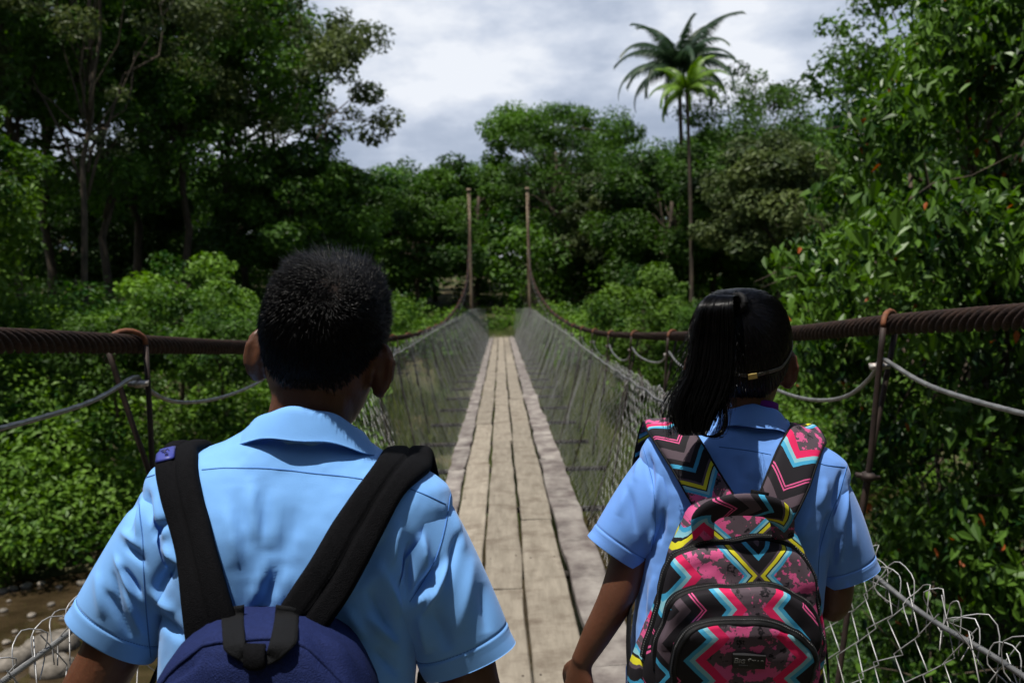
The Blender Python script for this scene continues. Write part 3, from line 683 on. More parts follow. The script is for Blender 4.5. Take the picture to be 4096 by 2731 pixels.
for side in (-1, 1):
    kk = cable_keys(side); CABLE[side] = np.c_[kk[:, 1], kk[:, 0], kk[:, 2]]
    ys = np.unique(np.r_[np.linspace(-8, 0.5, 60), np.arange(0.5, 7, 0.012), np.arange(7, 16, 0.04), np.arange(16, 47.6, 0.25), 47.6])
    xz = interp(CABLE[side], ys); pth = np.c_[xz[:, 0], ys, xz[:, 1]]
    v, f = rope(pth, 0.031, 6, 0.25 * -side, 6, 0.36)
    ob('main_cable', bigmesh('main_cable', v, f, MATS['rust_cable'], True), bridge)
    bp_ = np.array([[side * 1.45, 47.6, 7.05], [side * 1.6, 54, 3.6], [side * 1.8, 60, 0.2]])
    v, f = tube(resample(bp_, 10), 0.03, 6); part('back_stay', v, f, MATS['rust_cable'], bridge)
    # tower post
    zt = 7.12; pz = np.array([-0.6, 2, 5, zt]); v, f = tube(np.c_[np.full(4, side * 1.45), np.full(4, 47.7), pz], [0.085, 0.08, 0.076, 0.074], 12)
    cv, cf = tube(np.array([[side * 1.45, 47.7, zt - 0.05], [side * 1.45, 47.7, zt + 0.1]]), 0.11, 12)
    po = part('tower_post', v, f, MATS['post'], bridge); part('post_cap', cv, cf, MATS['post'], po)
# hangers
def cab(side, y): r = interp(CABLE[side], y)[0]; return np.array([r[0], y, r[1]])
HY = np.arange(-4.3, 46, 1.8)
ROPEPTS = {-1: [], 1: []}
for side in (-1, 1):
    rng = np.random.default_rng(40 + side)
    for hi, y in enumerate(HY + (0.05 if side < 0 else -0.08)):
        c = cab(side, y); foot = np.array([side * 0.93, y + rng.uniform(-0.05, 0.05), -0.11])
        h = c[2] - foot[2]; near = y < 12
        u = (foot - c) / np.linalg.norm(foot - c); fwd = np.array([0, 1.0, 0]); o_ = np.cross(u, fwd); o_ /= np.linalg.norm(o_)
        mid = c + u * (0.30 * min(1.6, h) if h < 2 else 0.5)
        k = 8 if near else 5
        # loop over the cable: half ring in the plane across the cable
        an = np.linspace(-0.15, math.pi + 0.15, 11); q = np.array([c + 0.040 * (math.cos(a) * np.array([1, 0, 0]) + math.sin(a) * np.array([0, 0, 1])) + fwd * 0.05 * math.cos(a) for a in an])
        v, f = tube(q, 0.0085, k); hg = part('hanger', v, f, MATS['rust_bright'], bridge)
        e0, e1 = q[0], q[-1]; sp = 0.055
        tail = mid + u * 0.27 + fwd * (sp * 1.7) + np.array([side * 0.03, 0, 0])
        r1 = resample(np.array([e0, e0 + (mid - e0) * 0.5 + fwd * 0.002, mid + fwd * 0.004, (mid + foot) / 2 - fwd * 0.0, foot]), 14)
        r2 = resample(np.array([e1, e1 + (mid - e1) * 0.5 - fwd * 0.002, mid - fwd * 0.006, tail]), 12)
        v, f = merge(tube(r1, 0.0085, k), tube(r2, 0.0085, k)); part('rod', v, f, MATS['rod'], hg)
        # clamps
        cl = merge(ellipsoid(mid, (0.024, 0.03, 0.016), 6, 8), tube(np.array([mid + fwd * 0.0 + o_ * 0.035, mid - o_ * 0.035]), 0.0075, 6), tube(np.array([mid + fwd * 0.02 + o_ * 0.03, mid + fwd * 0.02 - o_ * 0.03]), 0.006, 6))
        part('clamp', *cl, MATS['rod'], hg)
        rp = c + u * 0.125 + np.array([-side * 0.012, 0, 0]); ROPEPTS[side].append(rp)
        cl = merge(ellipsoid(rp, (0.02, 0.018, 0.013), 6, 8), tube(np.array([rp + np.array([0.03, 0, 0]), rp - np.array([0.03, 0, 0])]), 0.008, 6), tube(np.array([rp + np.array([0.025, 0.02, 0.004]), rp + np.array([-0.025, 0.02, 0.004])]), 0.006, 6))
        part('rope_clip', *cl, MATS['clamp'], hg)
    # grey hand rope sagging from clip to clip
    path = []
    pts = ROPEPTS[side]
    for i in range(len(pts) - 1):
        a, b = pts[i], pts[i+1]; sag = 0.10 + 0.03 * math.sin(i * 1.7 + side); n = 40 if a[1] < 9 else 14
        for s in np.linspace(0, 1, n, endpoint=False):
            p = a + (b - a) * s; sh = 0.45 * math.sin(math.pi * s ** 0.75) * 0 + (math.sin(math.pi * s ** 0.7) ** 0.8)
            p = p + np.array([0, 0, -sag * sh + 0.022 * math.exp(-((s) / 0.10) ** 2) + 0.03 * math.exp(-((1 - s) / 0.12) ** 2)]); path.append(p)
    path = np.array(path); v, f = rope(path, 0.0072, 6, 0.05, 2, 0.25)
    ob('hand_rope', bigmesh('hand_rope', v, f, MATS['galv'], True), bridge)
# wire mesh sides
TOP = {1: [(-6, .84, .95), (1.56, .85, .87), (2.2, .85, .86), (5, .86, .96), (7.5, .87, .98), (16, 1.0, 1.05), (24, 1.06, 1.12), (35, 1.15, 1.24), (43, 1.1, 1.26), (47, .72, 1.18)],
       -1: [(-6, .84, .95), (1.62, .85, .89), (1.9, .85, .90), (4, .86, 1.02), (7.6, .86, 1.12), (16, 1.0, 1.14), (24, 1.06, 1.16), (35, 1.15, 1.26), (43, 1.1, 1.28), (47, .72, 1.20)]}
def zz_tubes(P_, r, k=3):
    """P_ (m, n, 3): m polylines of n points -> k-sided tubes"""
    m_, n, _ = P_.shape; t = np.gradient(P_, axis=1); t /= np.linalg.norm(t, axis=2)[..., None] + 1e-9
    ref = np.array([1.0, 0.12, 0.2]); A = np.cross(t, ref); A /= np.linalg.norm(A, axis=2)[..., None] + 1e-9; B = np.cross(t, A)
    an = np.arange(k) / k * 2 * math.pi
    V = P_[:, :, None] + r * (np.cos(an)[None, None, :, None] * A[:, :, None] + np.sin(an)[None, None, :, None] * B[:, :, None])
    base = (np.arange(m_) * n * k)[:, None, None]; i = np.arange(n - 1)[None, :, None]; j = np.arange(k)[None, None]
    f = np.stack([base + i*k + j, base + i*k + (j+1) % k, base + (i+1)*k + (j+1) % k, base + (i+1)*k + j], -1).reshape(-1, 4)
    return V.reshape(-1, 3), f
for side in (-1, 1):
    rng = np.random.default_rng(60 + side)
    top = np.array(TOP[side]); top[:, 1] *= side
    a = 0.066; cols = np.arange(-2, 46.9, a); nt_ = 17
    m_ = len(cols); lev = np.arange(nt_ + 1)
    ph = np.arange(m_) % 2
    ysh = np.where((lev[None] + ph[:, None]) % 2 == 0, -a * 0.52, a * 0.52)
    yy = cols[:, None] + ysh; tt = lev[None] / nt_ * np.ones((m_, 1))
    # rough places where the weave has come apart
    wob = rng.normal(size=(m_, nt_ + 1)) * 0.006
    yy = yy + wob
    tp = interp(top, yy.ravel()).reshape(m_, nt_ + 1, 2)
    ex = side * (0.535 if side < 0 else 0.575); bx = ex; bz = -0.03
    over = 1 + 0.035 * (tt > 0.97) * rng.uniform(0.2, 1.6, (m_, 1))
    ts = tt * over
    X = bx + (tp[..., 0] - bx) * (ts ** 0.8); Z = bz + (tp[..., 1] - bz) * ts
    X = X + rng.normal(size=X.shape) * 0.004 + 0.006 * np.where(ph[:, None] == 0, 1, -1) * np.where(lev[None] % 2 == 0, 1, -1)
    Z = Z + rng.normal(size=X.shape) * 0.004
    lump = vnoise(np.c_[yy.ravel() * 1.0, tt.ravel() * 2.0, np.full(yy.size, side * 3.0)], 1.3, 2, 2).reshape(yy.shape); X = X + side * 0.05 * lump * np.sin(tt * math.pi); yy = yy + 0.03 * lump * np.sin(tt * math.pi); Z = Z - 0.03 * tt * (vnoise(np.c_[cols, np.zeros(m_), np.zeros(m_)], 1.1, 5 + side, 2)[:, None] + 0.2)
    near = cols < 6.5
    Pn = np.stack([X, yy, Z], -1)
    # rounded bends for the near columns
    A0 = Pn[near]; up_ = 3; n0 = A0.shape[1]
    u_ = np.linspace(0, n0 - 1, (n0 - 1) * up_ + 1); i0 = np.minimum(u_.astype(int), n0 - 2); fr = u_ - i0; frs = 0.5 * fr + 0.5 * sm(fr)
    A1 = A0[:, i0] * (1 - frs)[None, :, None] + A0[:, i0 + 1] * frs[None, :, None]
    v1, f1 = zz_tubes(A1, 0.00135, 5); v2, f2 = zz_tubes(Pn[~near], 0.0012, 4)
    v = np.vstack([v1, v2]); f = np.vstack([f1, f2 + len(v1)])
    msh = tag(ob('wire_mesh', bigmesh('wire_mesh', v, f, MATS['wire'], True), bridge), kind='stuff')
    msh['label'] = 'chain-link mesh on the %s side of the deck' % ('left' if side < 0 else 'right')
    # knuckled wire ends standing above the top rope
    ends = []
    for y in np.arange(0.9, 7.5, a * 1.05):
        r_ = interp(top, y)[0]; p0 = np.array([r_[0], y, r_[1]]); s1 = rng.uniform(0.028, 0.065); lf_ = rng.uniform(-0.03, 0.05)
        q = np.array([p0 + [0, -0.025, -0.05], p0 + [side * 0.012, -0.012, s1 * 0.6], p0 + [side * 0.01 + rng.normal() * 0.01, lf_, s1], p0 + [rng.normal() * 0.015, lf_ + 0.045, s1 * 0.55], p0 + [rng.normal() * 0.012, lf_ + 0.05, -0.015], p0 + [rng.normal() * 0.02, lf_ + 0.02, -0.05]])
        ends.append(tube(resample(q, 16), 0.0013, 5))
    v, f = merge(*ends); tag(part('loose_wire_ends', v, f, MATS['wire'], msh), kind='stuff')
    ys = np.unique(np.r_[np.arange(-2, 7, 0.006), np.arange(7, 47, 0.2)]); r_ = interp(top, ys)
    v, f = rope(np.c_[r_[:, 0], ys, r_[:, 1] - 0.01 + 0.006 * np.sin(ys * 9)], 0.0062, 6, 0.04, 2, 0.25)
    ob('top_rope', bigmesh('top_rope', v, f, MATS['galv'], True), msh)
    # pale rail boards at the far end of the mesh
    x0, x1 = sorted((side * 0.75, side * 1.75)); v, f = box(x0, x1, 45.9, 46.0, 0.02, 0.12); part('end_rail', v, f, MATS['pale_wood'], bridge, smooth=False)
# uprights that stiffen the mesh
for side in (-1, 1):
    for y in np.arange(1.3, 46, 1.8):
        r_ = interp(np.array(TOP[side]), y)[0]; b = np.array([side * 0.57, y, -0.1]); t_ = np.array([side * r_[0], y + RNG.uniform(-0.25, 0.25), r_[1] - RNG.uniform(0, 0.06)])
        v, f = tube(resample(np.array([b, (b + t_) / 2 + np.array([side * RNG.uniform(-0.03, 0.05), RNG.uniform(-0.06, 0.06), 0]), t_]), 7), RNG.uniform(0.003, 0.006), 5); part('mesh_stay', v, f, MATS['rod'], bridge)
# far landing
v, f = box(-1.9, 1.9, 47.02, 50.0, -0.7, -0.03); tag(ob('landing', mkmesh('landing', v, f, MATS['beam'], False)), kind='structure')
# ================================================================== the two children
mat('skin', (0.098, 0.037, 0.018), 0.5, 0.4, var=0.22, vscale=14, bump=0.08, bscale=160)
MATS['skin'].node_tree.nodes['Principled BSDF'].inputs['Subsurface Weight'].default_value = 0.3
MATS['skin'].node_tree.nodes['Principled BSDF'].inputs['Subsurface Radius'].default_value = (0.012, 0.004, 0.002)
mat('hair', (0.0022, 0.002, 0.0022), 0.38, 0.17)
mat('hair_long', (0.0025, 0.0022, 0.0024), 0.25, 0.32)
mat('scalp', (0.012, 0.0075, 0.006), 0.8, 0.1, var=0.3, vscale=60)
mat('shirt_boy', (0.175, 0.415, 0.84), 0.72, 0.25, var=0.07, vscale=18, bump=0.10, bscale=900, sheen=0.15, trans=0.10)
mat('shirt_girl', (0.140, 0.315, 0.75), 0.72, 0.25, var=0.07, vscale=18, bump=0.10, bscale=900, sheen=0.15, trans=0.10)
mat('seam', (0.06, 0.17, 0.45), 0.8, 0.2)
mat('purple', (0.13, 0.01, 0.19), 0.8, 0.2)
mat('trousers', (0.012, 0.014, 0.03), 0.85, 0.2, var=0.3, vscale=30, bump=0.2, bscale=300)
mat('shoe', (0.012, 0.012, 0.012), 0.45, 0.4)
mat('strap_black', (0.0055, 0.0055, 0.0065), 0.9, 0.06, var=0.35, vscale=220, bump=0.35, bscale=700)
mat('webbing', (0.011, 0.0115, 0.013), 0.85, 0.1, var=0.3, vscale=200, bump=0.5, bscale=500, stretch=(3, 3, 0.3))
mat('navy', (0.010, 0.018, 0.080), 0.8, 0.15, var=0.28, vscale=260, bump=0.35, bscale=650)
mat('navy_patch', (0.035, 0.045, 0.23), 0.45, 0.4)
mat('patch_ink', (0.012, 0.015, 0.08), 0.5, 0.4)
mat('black_trim', (0.004, 0.004, 0.0045), 0.6, 0.15, bump=0.2, bscale=500)
mat('zip_teeth', (0.012, 0.012, 0.013), 0.3, 0.6)
mat('label_black', (0.008, 0.008, 0.009), 0.6, 0.3)
mat('label_ink', (0.20, 0.20, 0.20), 0.5, 0.4)
mat('eye_white', (0.6, 0.58, 0.55), 0.25, 0.5)
mat('gold', (0.45, 0.34, 0.12), 0.4, 0.5, metal=0.7)
mat('band', (0.13, 0.12, 0.10), 0.6, 0.3, var=0.6, vscale=300)

def ring_loft(keys, zs, n=96, p=2.35):
    """keys rows [z, halfwidth, back, front]; returns rings (len(zs), n, 3) around the origin axis"""
    k = interp(keys, zs); a = np.arange(n) / n * 2 * math.pi; ca, sa = np.cos(a), np.sin(a)
    cx = np.sign(ca) * np.abs(ca) ** (2 / p); cy = np.sign(sa) * np.abs(sa) ** (2 / p)
    x = k[:, 0:1] * cx; y = np.where(cy < 0, k[:, 1:2] * cy, k[:, 2:3] * cy); z = np.asarray(zs)[:, None] * np.ones(n)
    return np.stack([x, y, z], -1)
def closed(r):
    n, k, _ = r.shape; v = r.reshape(-1, 3); v = np.vstack([v, r[0].mean(0), r[-1].mean(0)]); f = grid_faces(n, k, True); a = n * k
    for j in range(k):
        f.append((a, (j+1) % k, j)); f.append((a+1, (n-1)*k+j, (n-1)*k+(j+1) % k))
    return v, f
def vert_normals(v, f):
    f = np.asarray(f); n = np.cross(v[f[:, 2]] - v[f[:, 0]], v[f[:, 3]] - v[f[:, 1]]); out_ = np.zeros_like(v)
    for c in range(4): np.add.at(out_, f[:, c], n)
    return out_ / (np.linalg.norm(out_, axis=1)[:, None] + 1e-12)
def folds(v, nrm, lst, cv):
    """soft creases drawn along traced lines: cv maps photograph pixels to crop pixels"""
    sx, sy = Qv(v); x, y = cv(sx, sy); d = np.zeros(len(v)); facing = sm((-nrm[:, 1] + 0.15) / 0.5)
    for x0, y0, x1, y1, amp, wd in lst:
        ex, ey = x1 - x0, y1 - y0; l2 = ex*ex + ey*ey; t = ((x - x0)*ex + (y - y0)*ey) / l2; tc_ = np.clip(t, 0, 1)
        px, py = x - (x0 + tc_*ex), y - (y0 + tc_*ey); ds = np.sqrt(px*px + py*py) / 0.75
        tap = np.sin(np.clip(tc_, 0.02, 0.98) * math.pi) ** 0.75
        d += amp * 0.0013 * np.exp(-np.abs(ds / wd) ** 1.6) * tap
    return v + nrm * (d * facing)[:, None]
class Body:
    def __init__(s, base, pivot, theta): s.base = np.array(base); s.zp = pivot; s.th = theta
    def w(s, p):
        """upright body coordinates -> place, with the sideways lean above the hips"""
        p = np.asarray(p, float); z = p[..., 2]; k = sm((z - (s.zp - 0.35)) / 0.35) * s.th; dz = z - s.zp
        up = np.maximum(dz, 0)
        x = np.where(dz > 0, p[..., 0] * np.cos(k) + up * np.sin(k), p[..., 0]); zz = np.where(dz > 0, s.zp + up * np.cos(k) - p[..., 0] * np.sin(k), z - p[..., 0] * np.sin(k) * sm((z - (s.zp - 0.35)) / 0.35))
        return np.stack([x, p[..., 1], zz], -1) + s.base
def remesh(v, f, voxel, smooth_it=3):
    me = bpy.data.meshes.new('tmp'); me.from_pydata([tuple(map(float, q)) for q in v], [], [tuple(map(int, q)) for q in f]); me.update()
    o = bpy.data.objects.new('tmp', me); COL.objects.link(o)
    md = o.modifiers.new('r', 'REMESH'); md.mode = 'VOXEL'; md.voxel_size = voxel
    if smooth_it:
        ms = o.modifiers.new('s', 'SMOOTH'); ms.factor = 0.5; ms.iterations = smooth_it
    dg = bpy.context.evaluated_depsgraph_get(); ev = o.evaluated_get(dg); em = ev.to_mesh()
    n = len(em.vertices); co = np.empty(n * 3, dtype=np.float32); em.vertices.foreach_get('co', co)
    fs = [tuple(q.vertices) for q in em.polygons]; ev.to_mesh_clear(); bpy.data.objects.remove(o); bpy.data.meshes.remove(me)
    return co.reshape(-1, 3).astype(float), fs
def rotm(rx=0, ry=0, rz=0): return np.array(Matrix.Rotation(rz, 3, 'Z') @ Matrix.Rotation(ry, 3, 'Y') @ Matrix.Rotation(rx, 3, 'X'))
HEADK = np.array([[-.128, .018, -.02, .085], [-.118, .036, .0, .092], [-.10, .051, .022, .096], [-.075, .061, .052, .096], [-.05, .0675, .076, .095], [-.02, .0725, .090, .094], [.01, .0755, .095, .092], [.035, .0745, .092, .088], [.058, .069, .083, .08], [.076, .059, .069, .066], [.088, .045, .052, .05], [.095, .028, .033, .03], [.098, .004, .005, .005]])
def head_rings(scale=1.0, nz=44, n=64):
    t = np.linspace(0, 1, nz); zs = np.interp(t, np.linspace(0, 1, len(HEADK)), HEADK[:, 0])
    return ring_loft(HEADK, zs, n, 2.15) * scale
def head_point(zr, ang, scale=1.0, off=0.0):
    """point + normal on the skull, zr height from the ear line, ang around (-pi/2 is the back)"""
    zr = np.atleast_1d(zr); ang = np.atleast_1d(ang)
    def pos(z, a):
        k = interp(HEADK, z); ca, sa = np.cos(a), np.sin(a); e_ = 2 / 2.15
        x = k[:, 0] * np.sign(ca) * np.abs(ca) ** e_; y_ = np.sign(sa) * np.abs(sa) ** e_; y = np.where(y_ < 0, k[:, 1] * y_, k[:, 2] * y_)
        return np.stack([x, y, z], -1)
    p = pos(zr, ang); h = 1e-3
    dz = pos(np.clip(zr + h, -.127, .0979), ang) - pos(np.clip(zr - h, -.127, .0979), ang); da = pos(zr, ang + h) - pos(zr, ang - h)
    n = np.cross(da, dz); n /= np.linalg.norm(n, axis=1)[:, None] + 1e-12
    return (p + n * off) * scale, n
def ear(side, s=1.0):
    """outer ear as a cupped plate with a thick rim"""
    n = 15; t = np.linspace(-0.25, 1.12, n) * math.pi
    # outline in the ear's own plane: u back/outward, v up
    u = np.sin(t) * 0.019 + 0.004; v_ = np.cos(t) * 0.0315 - 0.002
    rim = np.c_[side * u * 0.80, -u * 0.60, v_]; c0 = np.array([side * 0.0768, -0.004, -0.028])
    pv, pf = tube((rim + c0) * s, 0.0048 * s, 7)
    ev, ef = ellipsoid((0, 0, 0), (0.0052, 0.0165, 0.028), 10, 12, rotm(0, 0, side * -0.72)); ev = (ev + c0 + np.array([side * 0.0105, -0.005, -0.001])) * s
    lv, lf = ellipsoid((c0 + np.array([side * 0.007, -0.002, -0.031])) * s, (0.0062 * s, 0.008 * s, 0.009 * s), 8, 10)
    bv_, bf_ = ellipsoid((c0 + np.array([side * 0.0015, 0.0, -0.008])) * s, (0.0075 * s, 0.013 * s, 0.032 * s), 8, 10)
    return merge((pv, pf), (ev, ef), (lv, lf), (bv_, bf_))
def hand(wrist, dirv, palmn, thumb_side, s=1.0, curl=0.35):
    """wrist place, direction of the fingers, normal on the back of the hand, side of the thumb"""
    d = np.array(dirv, float); d /= np.linalg.norm(d); n = np.array(palmn, float); n -= d * (n @ d); n /= np.linalg.norm(n); a = np.cross(d, n) * thumb_side
    w_ = np.array(wrist, float); P_ = []
    def pt(u, v, t): return w_ + s * (d * u + a * v + n * t)
    rings = []
    for u, hw, ht, off in ((-.01, .022, .017, 0), (.012, .026, .016, 0), (.035, .036, .0155, 0), (.06, .040, .0145, 0), (.08, .039, .0125, 0), (.09, .034, .009, 0)):
        rings.append([pt(u, hw * math.cos(q), ht * math.sin(q)) for q in np.arange(14) / 14 * 2 * math.pi])
    P_.append(closed(np.array(rings)))
    for v0, ln, r in ((.029, .066, .0085), (.010, .074, .0088), (-.009, .068, .0083), (-.027, .054, .0075)):
        c = 0.0; p = [pt(.065, v0 * 0.9, 0)]; q = np.array([.083, 0.0]); p.append(pt(q[0], v0, q[1]))
        for seg, fr in enumerate((.45, .3, .25)):
            c += curl * (0.8 if seg == 0 else 1.0); q = q + ln * fr * np.array([math.cos(c), -math.sin(c)]); p.append(pt(q[0], v0 * (1 + .05 * seg), q[1]))
        p = resample(np.array(p), 9); P_.append(tube(p, s * r * np.linspace(1.08, .78, 9), 9))
    p = resample(np.array([pt(.012, .018, -.004), pt(.034, .043, -.010), pt(.058, .056, -.018), pt(.08, .058, -.026)]), 8); P_.append(tube(p, s * np.linspace(.0125, .0082, 8), 9))
    return merge(*P_)
def arm_tube(pts, radii, flat=1.0):
    p = np.asarray(pts, float); d = np.r_[0, np.cumsum(np.linalg.norm(np.diff(p, axis=0), axis=1))]
    q = resample(p, 30); dd = np.r_[0, np.cumsum(np.linalg.norm(np.diff(q, axis=0), axis=1))]; r = np.interp(dd, d, radii)
    return tube(q, r, 16, True, flat=flat)

def make_person(B, root, spec):
    """spec: dict of measures in body coordinates (metres, origin at the feet, y forward)"""
    hs = spec['head_scale']; hc = np.array(spec['head_c'])                     # head centre (ear line)
    HR = rotm(spec.get('head_pitch', 0), spec['head_roll'], spec['head_yaw'])
    def H(p): return B.w(np.asarray(p) @ HR.T + hc)
    spec['H'] = H; spec['HR'] = HR
    # ---- body: one continuous surface
    pcs = []
    hv, hf = closed(head_rings(hs)); pcs.append((H(hv), hf))
    for s_ in (-1, 1):
        ev, ef = ear(s_, hs); pcs.append((H(ev), ef))
        pcs.append((H(ellipsoid((s_ * .03 * hs, .088 * hs, .012), (.017, .010, .007), 8, 10)[0]), ellipsoid((0, 0, 0), (1, 1, 1), 8, 10)[1]))   # brow
        pcs.append((H(ellipsoid((s_ * .036 * hs, .078 * hs, -.035), (.022, .02, .02), 8, 10)[0]), ellipsoid((0, 0, 0), (1, 1, 1), 8, 10)[1]))   # cheek
    nv_, nf_ = tube(np.array([(0, .092, .012), (0, .102, -.012), (0, .112, -.032), (0, .098, -.042)]) * hs, np.array([.007, .009, .013, .010]) * hs, 9); pcs.append((H(nv_), nf_))
    for dz, r in ((-.062, .0065), (-.072, .0072)):
        lv, lf = tube(np.array([(-.024, .086, dz), (-.01, .096, dz + .002), (0, .098, dz), (.01, .096, dz + .002), (.024, .086, dz)]) * hs, r * hs, 8); pcs.append((H(lv), lf))
    nb = np.array(spec['neck_base'])
    top = np.array([0, -.012, -.045]) * hs @ HR.T + hc
    nk = resample(np.array([top, (top * 0.5 + nb * 0.5) + np.array([0, -.004, 0]), nb, nb + np.array([0, 0, -.06])]), 10); v, f = tube(B.w(nk), np.interp(np.linspace(0, 1, 10), [0, .4, .7, 1], [.052 * hs, .050 * hs, .058, .075]), 20, flat=1.08); pcs.append((v, f))
    tk = np.array(spec['torso']); tk2 = tk.copy(); tk2[:, 1:] = np.maximum(tk2[:, 1:] - 0.017, 0.01); tk2[:, 0] -= 0.012
    zs = np.linspace(tk2[0, 0] + .05, tk2[-1, 0], 40); pcs.append(closed(B.w(ring_loft(tk2, zs, 40))))
    for s_, A_ in ((-1, spec['arm_l']), (1, spec['arm_r'])):
        pts = np.array(A_['wpts']) if 'wpts' in A_ else B.w(np.array(A_['pts'])); pcs.append(arm_tube(pts, A_['r']))
        pcs.append(hand(pts[-1], A_['hand_dir'], A_['hand_n'], A_['thumb'], spec['hand_s'], A_.get('curl', 0.35)))
    hipz = spec['hip']
    for s_ in (-1, 1):
        lp = np.array([(s_ * .075, 0, hipz), (s_ * .085, .005, hipz * .55), (s_ * .088, -.01, .09)]); v, f = arm_tube(B.w(lp), [.075, .048, .034]); pcs.append((v, f))
    pv, pf = ellipsoid((0, 0, hipz), (.135, .095, .09), 12, 18); pcs.append((B.w(pv), pf))
    v, f = merge(*pcs); v, f = remesh(v, f, 0.0042, 3)
    part('body', v, f, MATS['skin'], root)
    for s_ in (-1, 1):
        ev, ef = ellipsoid((s_ * .031 * hs, .0845 * hs, -.004), (.0125, .0095, .0085), 8, 12); e_ = part('eye', H(ev), ef, MATS['eye_white'], root)
        iv, if_ = ellipsoid((s_ * .031 * hs, .0925 * hs, -.004), (.0052, .003, .0052), 6, 10); part('iris', H(iv), if_, MATS['hair'], e_)
    # ---- trousers and shoes (below the frame)
    pcs = []
    for s_ in (-1, 1):
        lp = np.array([(s_ * .072, 0, hipz + .02), (s_ * .085, .005, hipz * .55), (s_ * .09, -.005, .06)]); pcs.append(arm_tube(B.w(lp), [.10, .075, .07]))
    pv, pf = ellipsoid((0, 0, hipz + .03), (.155, .112, .12), 12, 18); pcs.append((B.w(pv), pf))
    v, f = merge(*pcs); v, f = remesh(v, f, 0.009, 4); part('trousers', v, f, MATS['trousers'], root)
    for s_ in (-1, 1):
        p = np.array([(s_ * .09, -.055, .042), (s_ * .09, .0, .048), (s_ * .095, .08, .042), (s_ * .1, .15, .032)]) + np.array([B.base[0], B.base[1], 0])
        v, f = tube(resample(p, 12), np.interp(np.linspace(0, 1, 12), [0, .12, .5, .9, 1], [.022, .036, .038, .034, .018]), 14); v[:, 2] = np.maximum(v[:, 2], 0.004); part('shoe', v, f, MATS['shoe'], root)
    # ---- shirt
    M_ = MATS[spec['shirt']]; cv = spec['cv']
    kd = np.r_[0, np.cumsum(np.hypot(np.diff(tk[:, 0]), np.diff(tk[:, 1])))]; nr = 190; zs = np.interp(np.linspace(0, kd[-1], nr), kd, tk[:, 0]); n = 240
    R_ = ring_loft(tk, zs, n, 2.5); a = np.arange(n) / n * 2 * math.pi
    back = np.clip(-np.sin(a), 0, 1)[None]
    x_, z_ = R_[..., 0], R_[..., 2]; sc = spec['scap']
    bulge = 0.013 * np.exp(-((np.abs(x_) - sc[0]) / .055) ** 2 - ((z_ - sc[1]) / .075) ** 2) - 0.006 * np.exp(-(x_ / .03) ** 2 - ((z_ - sc[1]) / .1) ** 2)
    R_[..., 1] -= bulge * back
    V = B.w(R_.reshape(-1, 3)); Fc = grid_faces(nr, n, True); nn = vert_normals(V, Fc)
    if (nn * (V - V.mean(0)))[:, :2].sum() < 0: nn = -nn; Fc = [q[::-1] for q in Fc]
    V = folds(V, nn, spec['folds'], cv)
    q = V * np.array([1, 1, 0.45]); low = sm((spec['scap'][1] + .09 - V[:, 2]) / .12)
    V = V + nn * (0.0018 * vnoise(q, 16, spec['seed'], 3) * (0.3 + 0.9 * low) + 0.0012 * vnoise(V, 60, 5, 2))[:, None]
    shirt = part('shirt', V, Fc, M_, root)
    allv, allf = [V], list(Fc); off = len(V)
    # sleeves
    for s_ in (-1, 1):
        S = spec['sleeve']; nring = 110; k = 96; rings = []
        c0, c1 = np.array(S['c0']), np.array(S['c1']); a0 = np.array(S['a0']); a1 = np.array(S['a1'])   # centres and half axes (in x-z), depth halves d0, d1
        hemw = S['hemw']; ln = np.linalg.norm(c1 - c0)
        for i in range(nring):
            t = i / (nring - 1); e_ = t ** 0.9
            c = c0 + (c1 - c0) * t + np.array([0.005, 0, 0.004]) * math.sin(min(1, t * 1.1) * math.pi) * 1.0
            ax = a0 + (a1 - a0) * sm(min(1, t * 1.25)); dp = S['d0'] + (S['d1'] - S['d0']) * e_
            dist = (1 - t) * ln; step = 0.0007 * (1 if dist < hemw else 0) - 0.0014 * math.exp(-((dist - hemw) / 0.0018) ** 2)
            an = np.arange(k) / k * 2 * math.pi
            gr = 1.0; e3 = ax / np.linalg.norm(ax); rr = np.linalg.norm(ax) * gr + step; dd = dp * gr + step
            pc = np.cos(an); ps = np.sin(an)
            p = c + np.outer(np.sign(pc) * np.abs(pc) ** .92 * rr, np.array([e3[0], 0, e3[1]])) + np.outer(ps * dd, np.array([0, 1, 0]))
            rings.append(p)
        r_ = np.array(rings); r_[..., 0] *= s_
        SV = B.w(r_.reshape(-1, 3)); SF = grid_faces(nring, k, True); sn = vert_normals(SV, SF); cen = B.w(np.repeat(r_.mean(1), k, axis=0))
        if ((SV - cen) * sn).sum() < 0: sn = -sn; SF = [q_[::-1] for q_ in SF]
        SV = folds(SV, sn, spec['folds'], cv)
        tt = np.repeat(np.linspace(0, 1, nring), k); wv = 0.0018 * vnoise(SV * np.array([1, 1, .35]), 17, spec['seed'] + 3 * s_, 2) * sm(tt / .3) * np.where(tt > .86, .45, 1)
        SV = SV + sn * wv[:, None]
        # hem edge turned in
        hem = r_[-1]; c = hem.mean(0); inn = B.w(c + (r_[-1] - c) * 0.965); inn2 = B.w(c + (r_[-14] - r_[-14].mean(0)) * 0.93 + (r_[-14].mean(0) - c))
        sh_last = SV[-k:]; inn = sh_last + (inn - B.w(hem)); inn2 = inn2
        SV2 = np.vstack([SV, inn, inn2]); o2 = len(SV); SF2 = list(SF)
        for j in range(k):
            SF2.append(((nring-1)*k+j, (nring-1)*k+(j+1) % k, o2+(j+1) % k, o2+j)); SF2.append((o2+j, o2+(j+1) % k, o2+k+(j+1) % k, o2+k+j))
        slv = part('sleeve', SV2, SF2, M_, shirt)
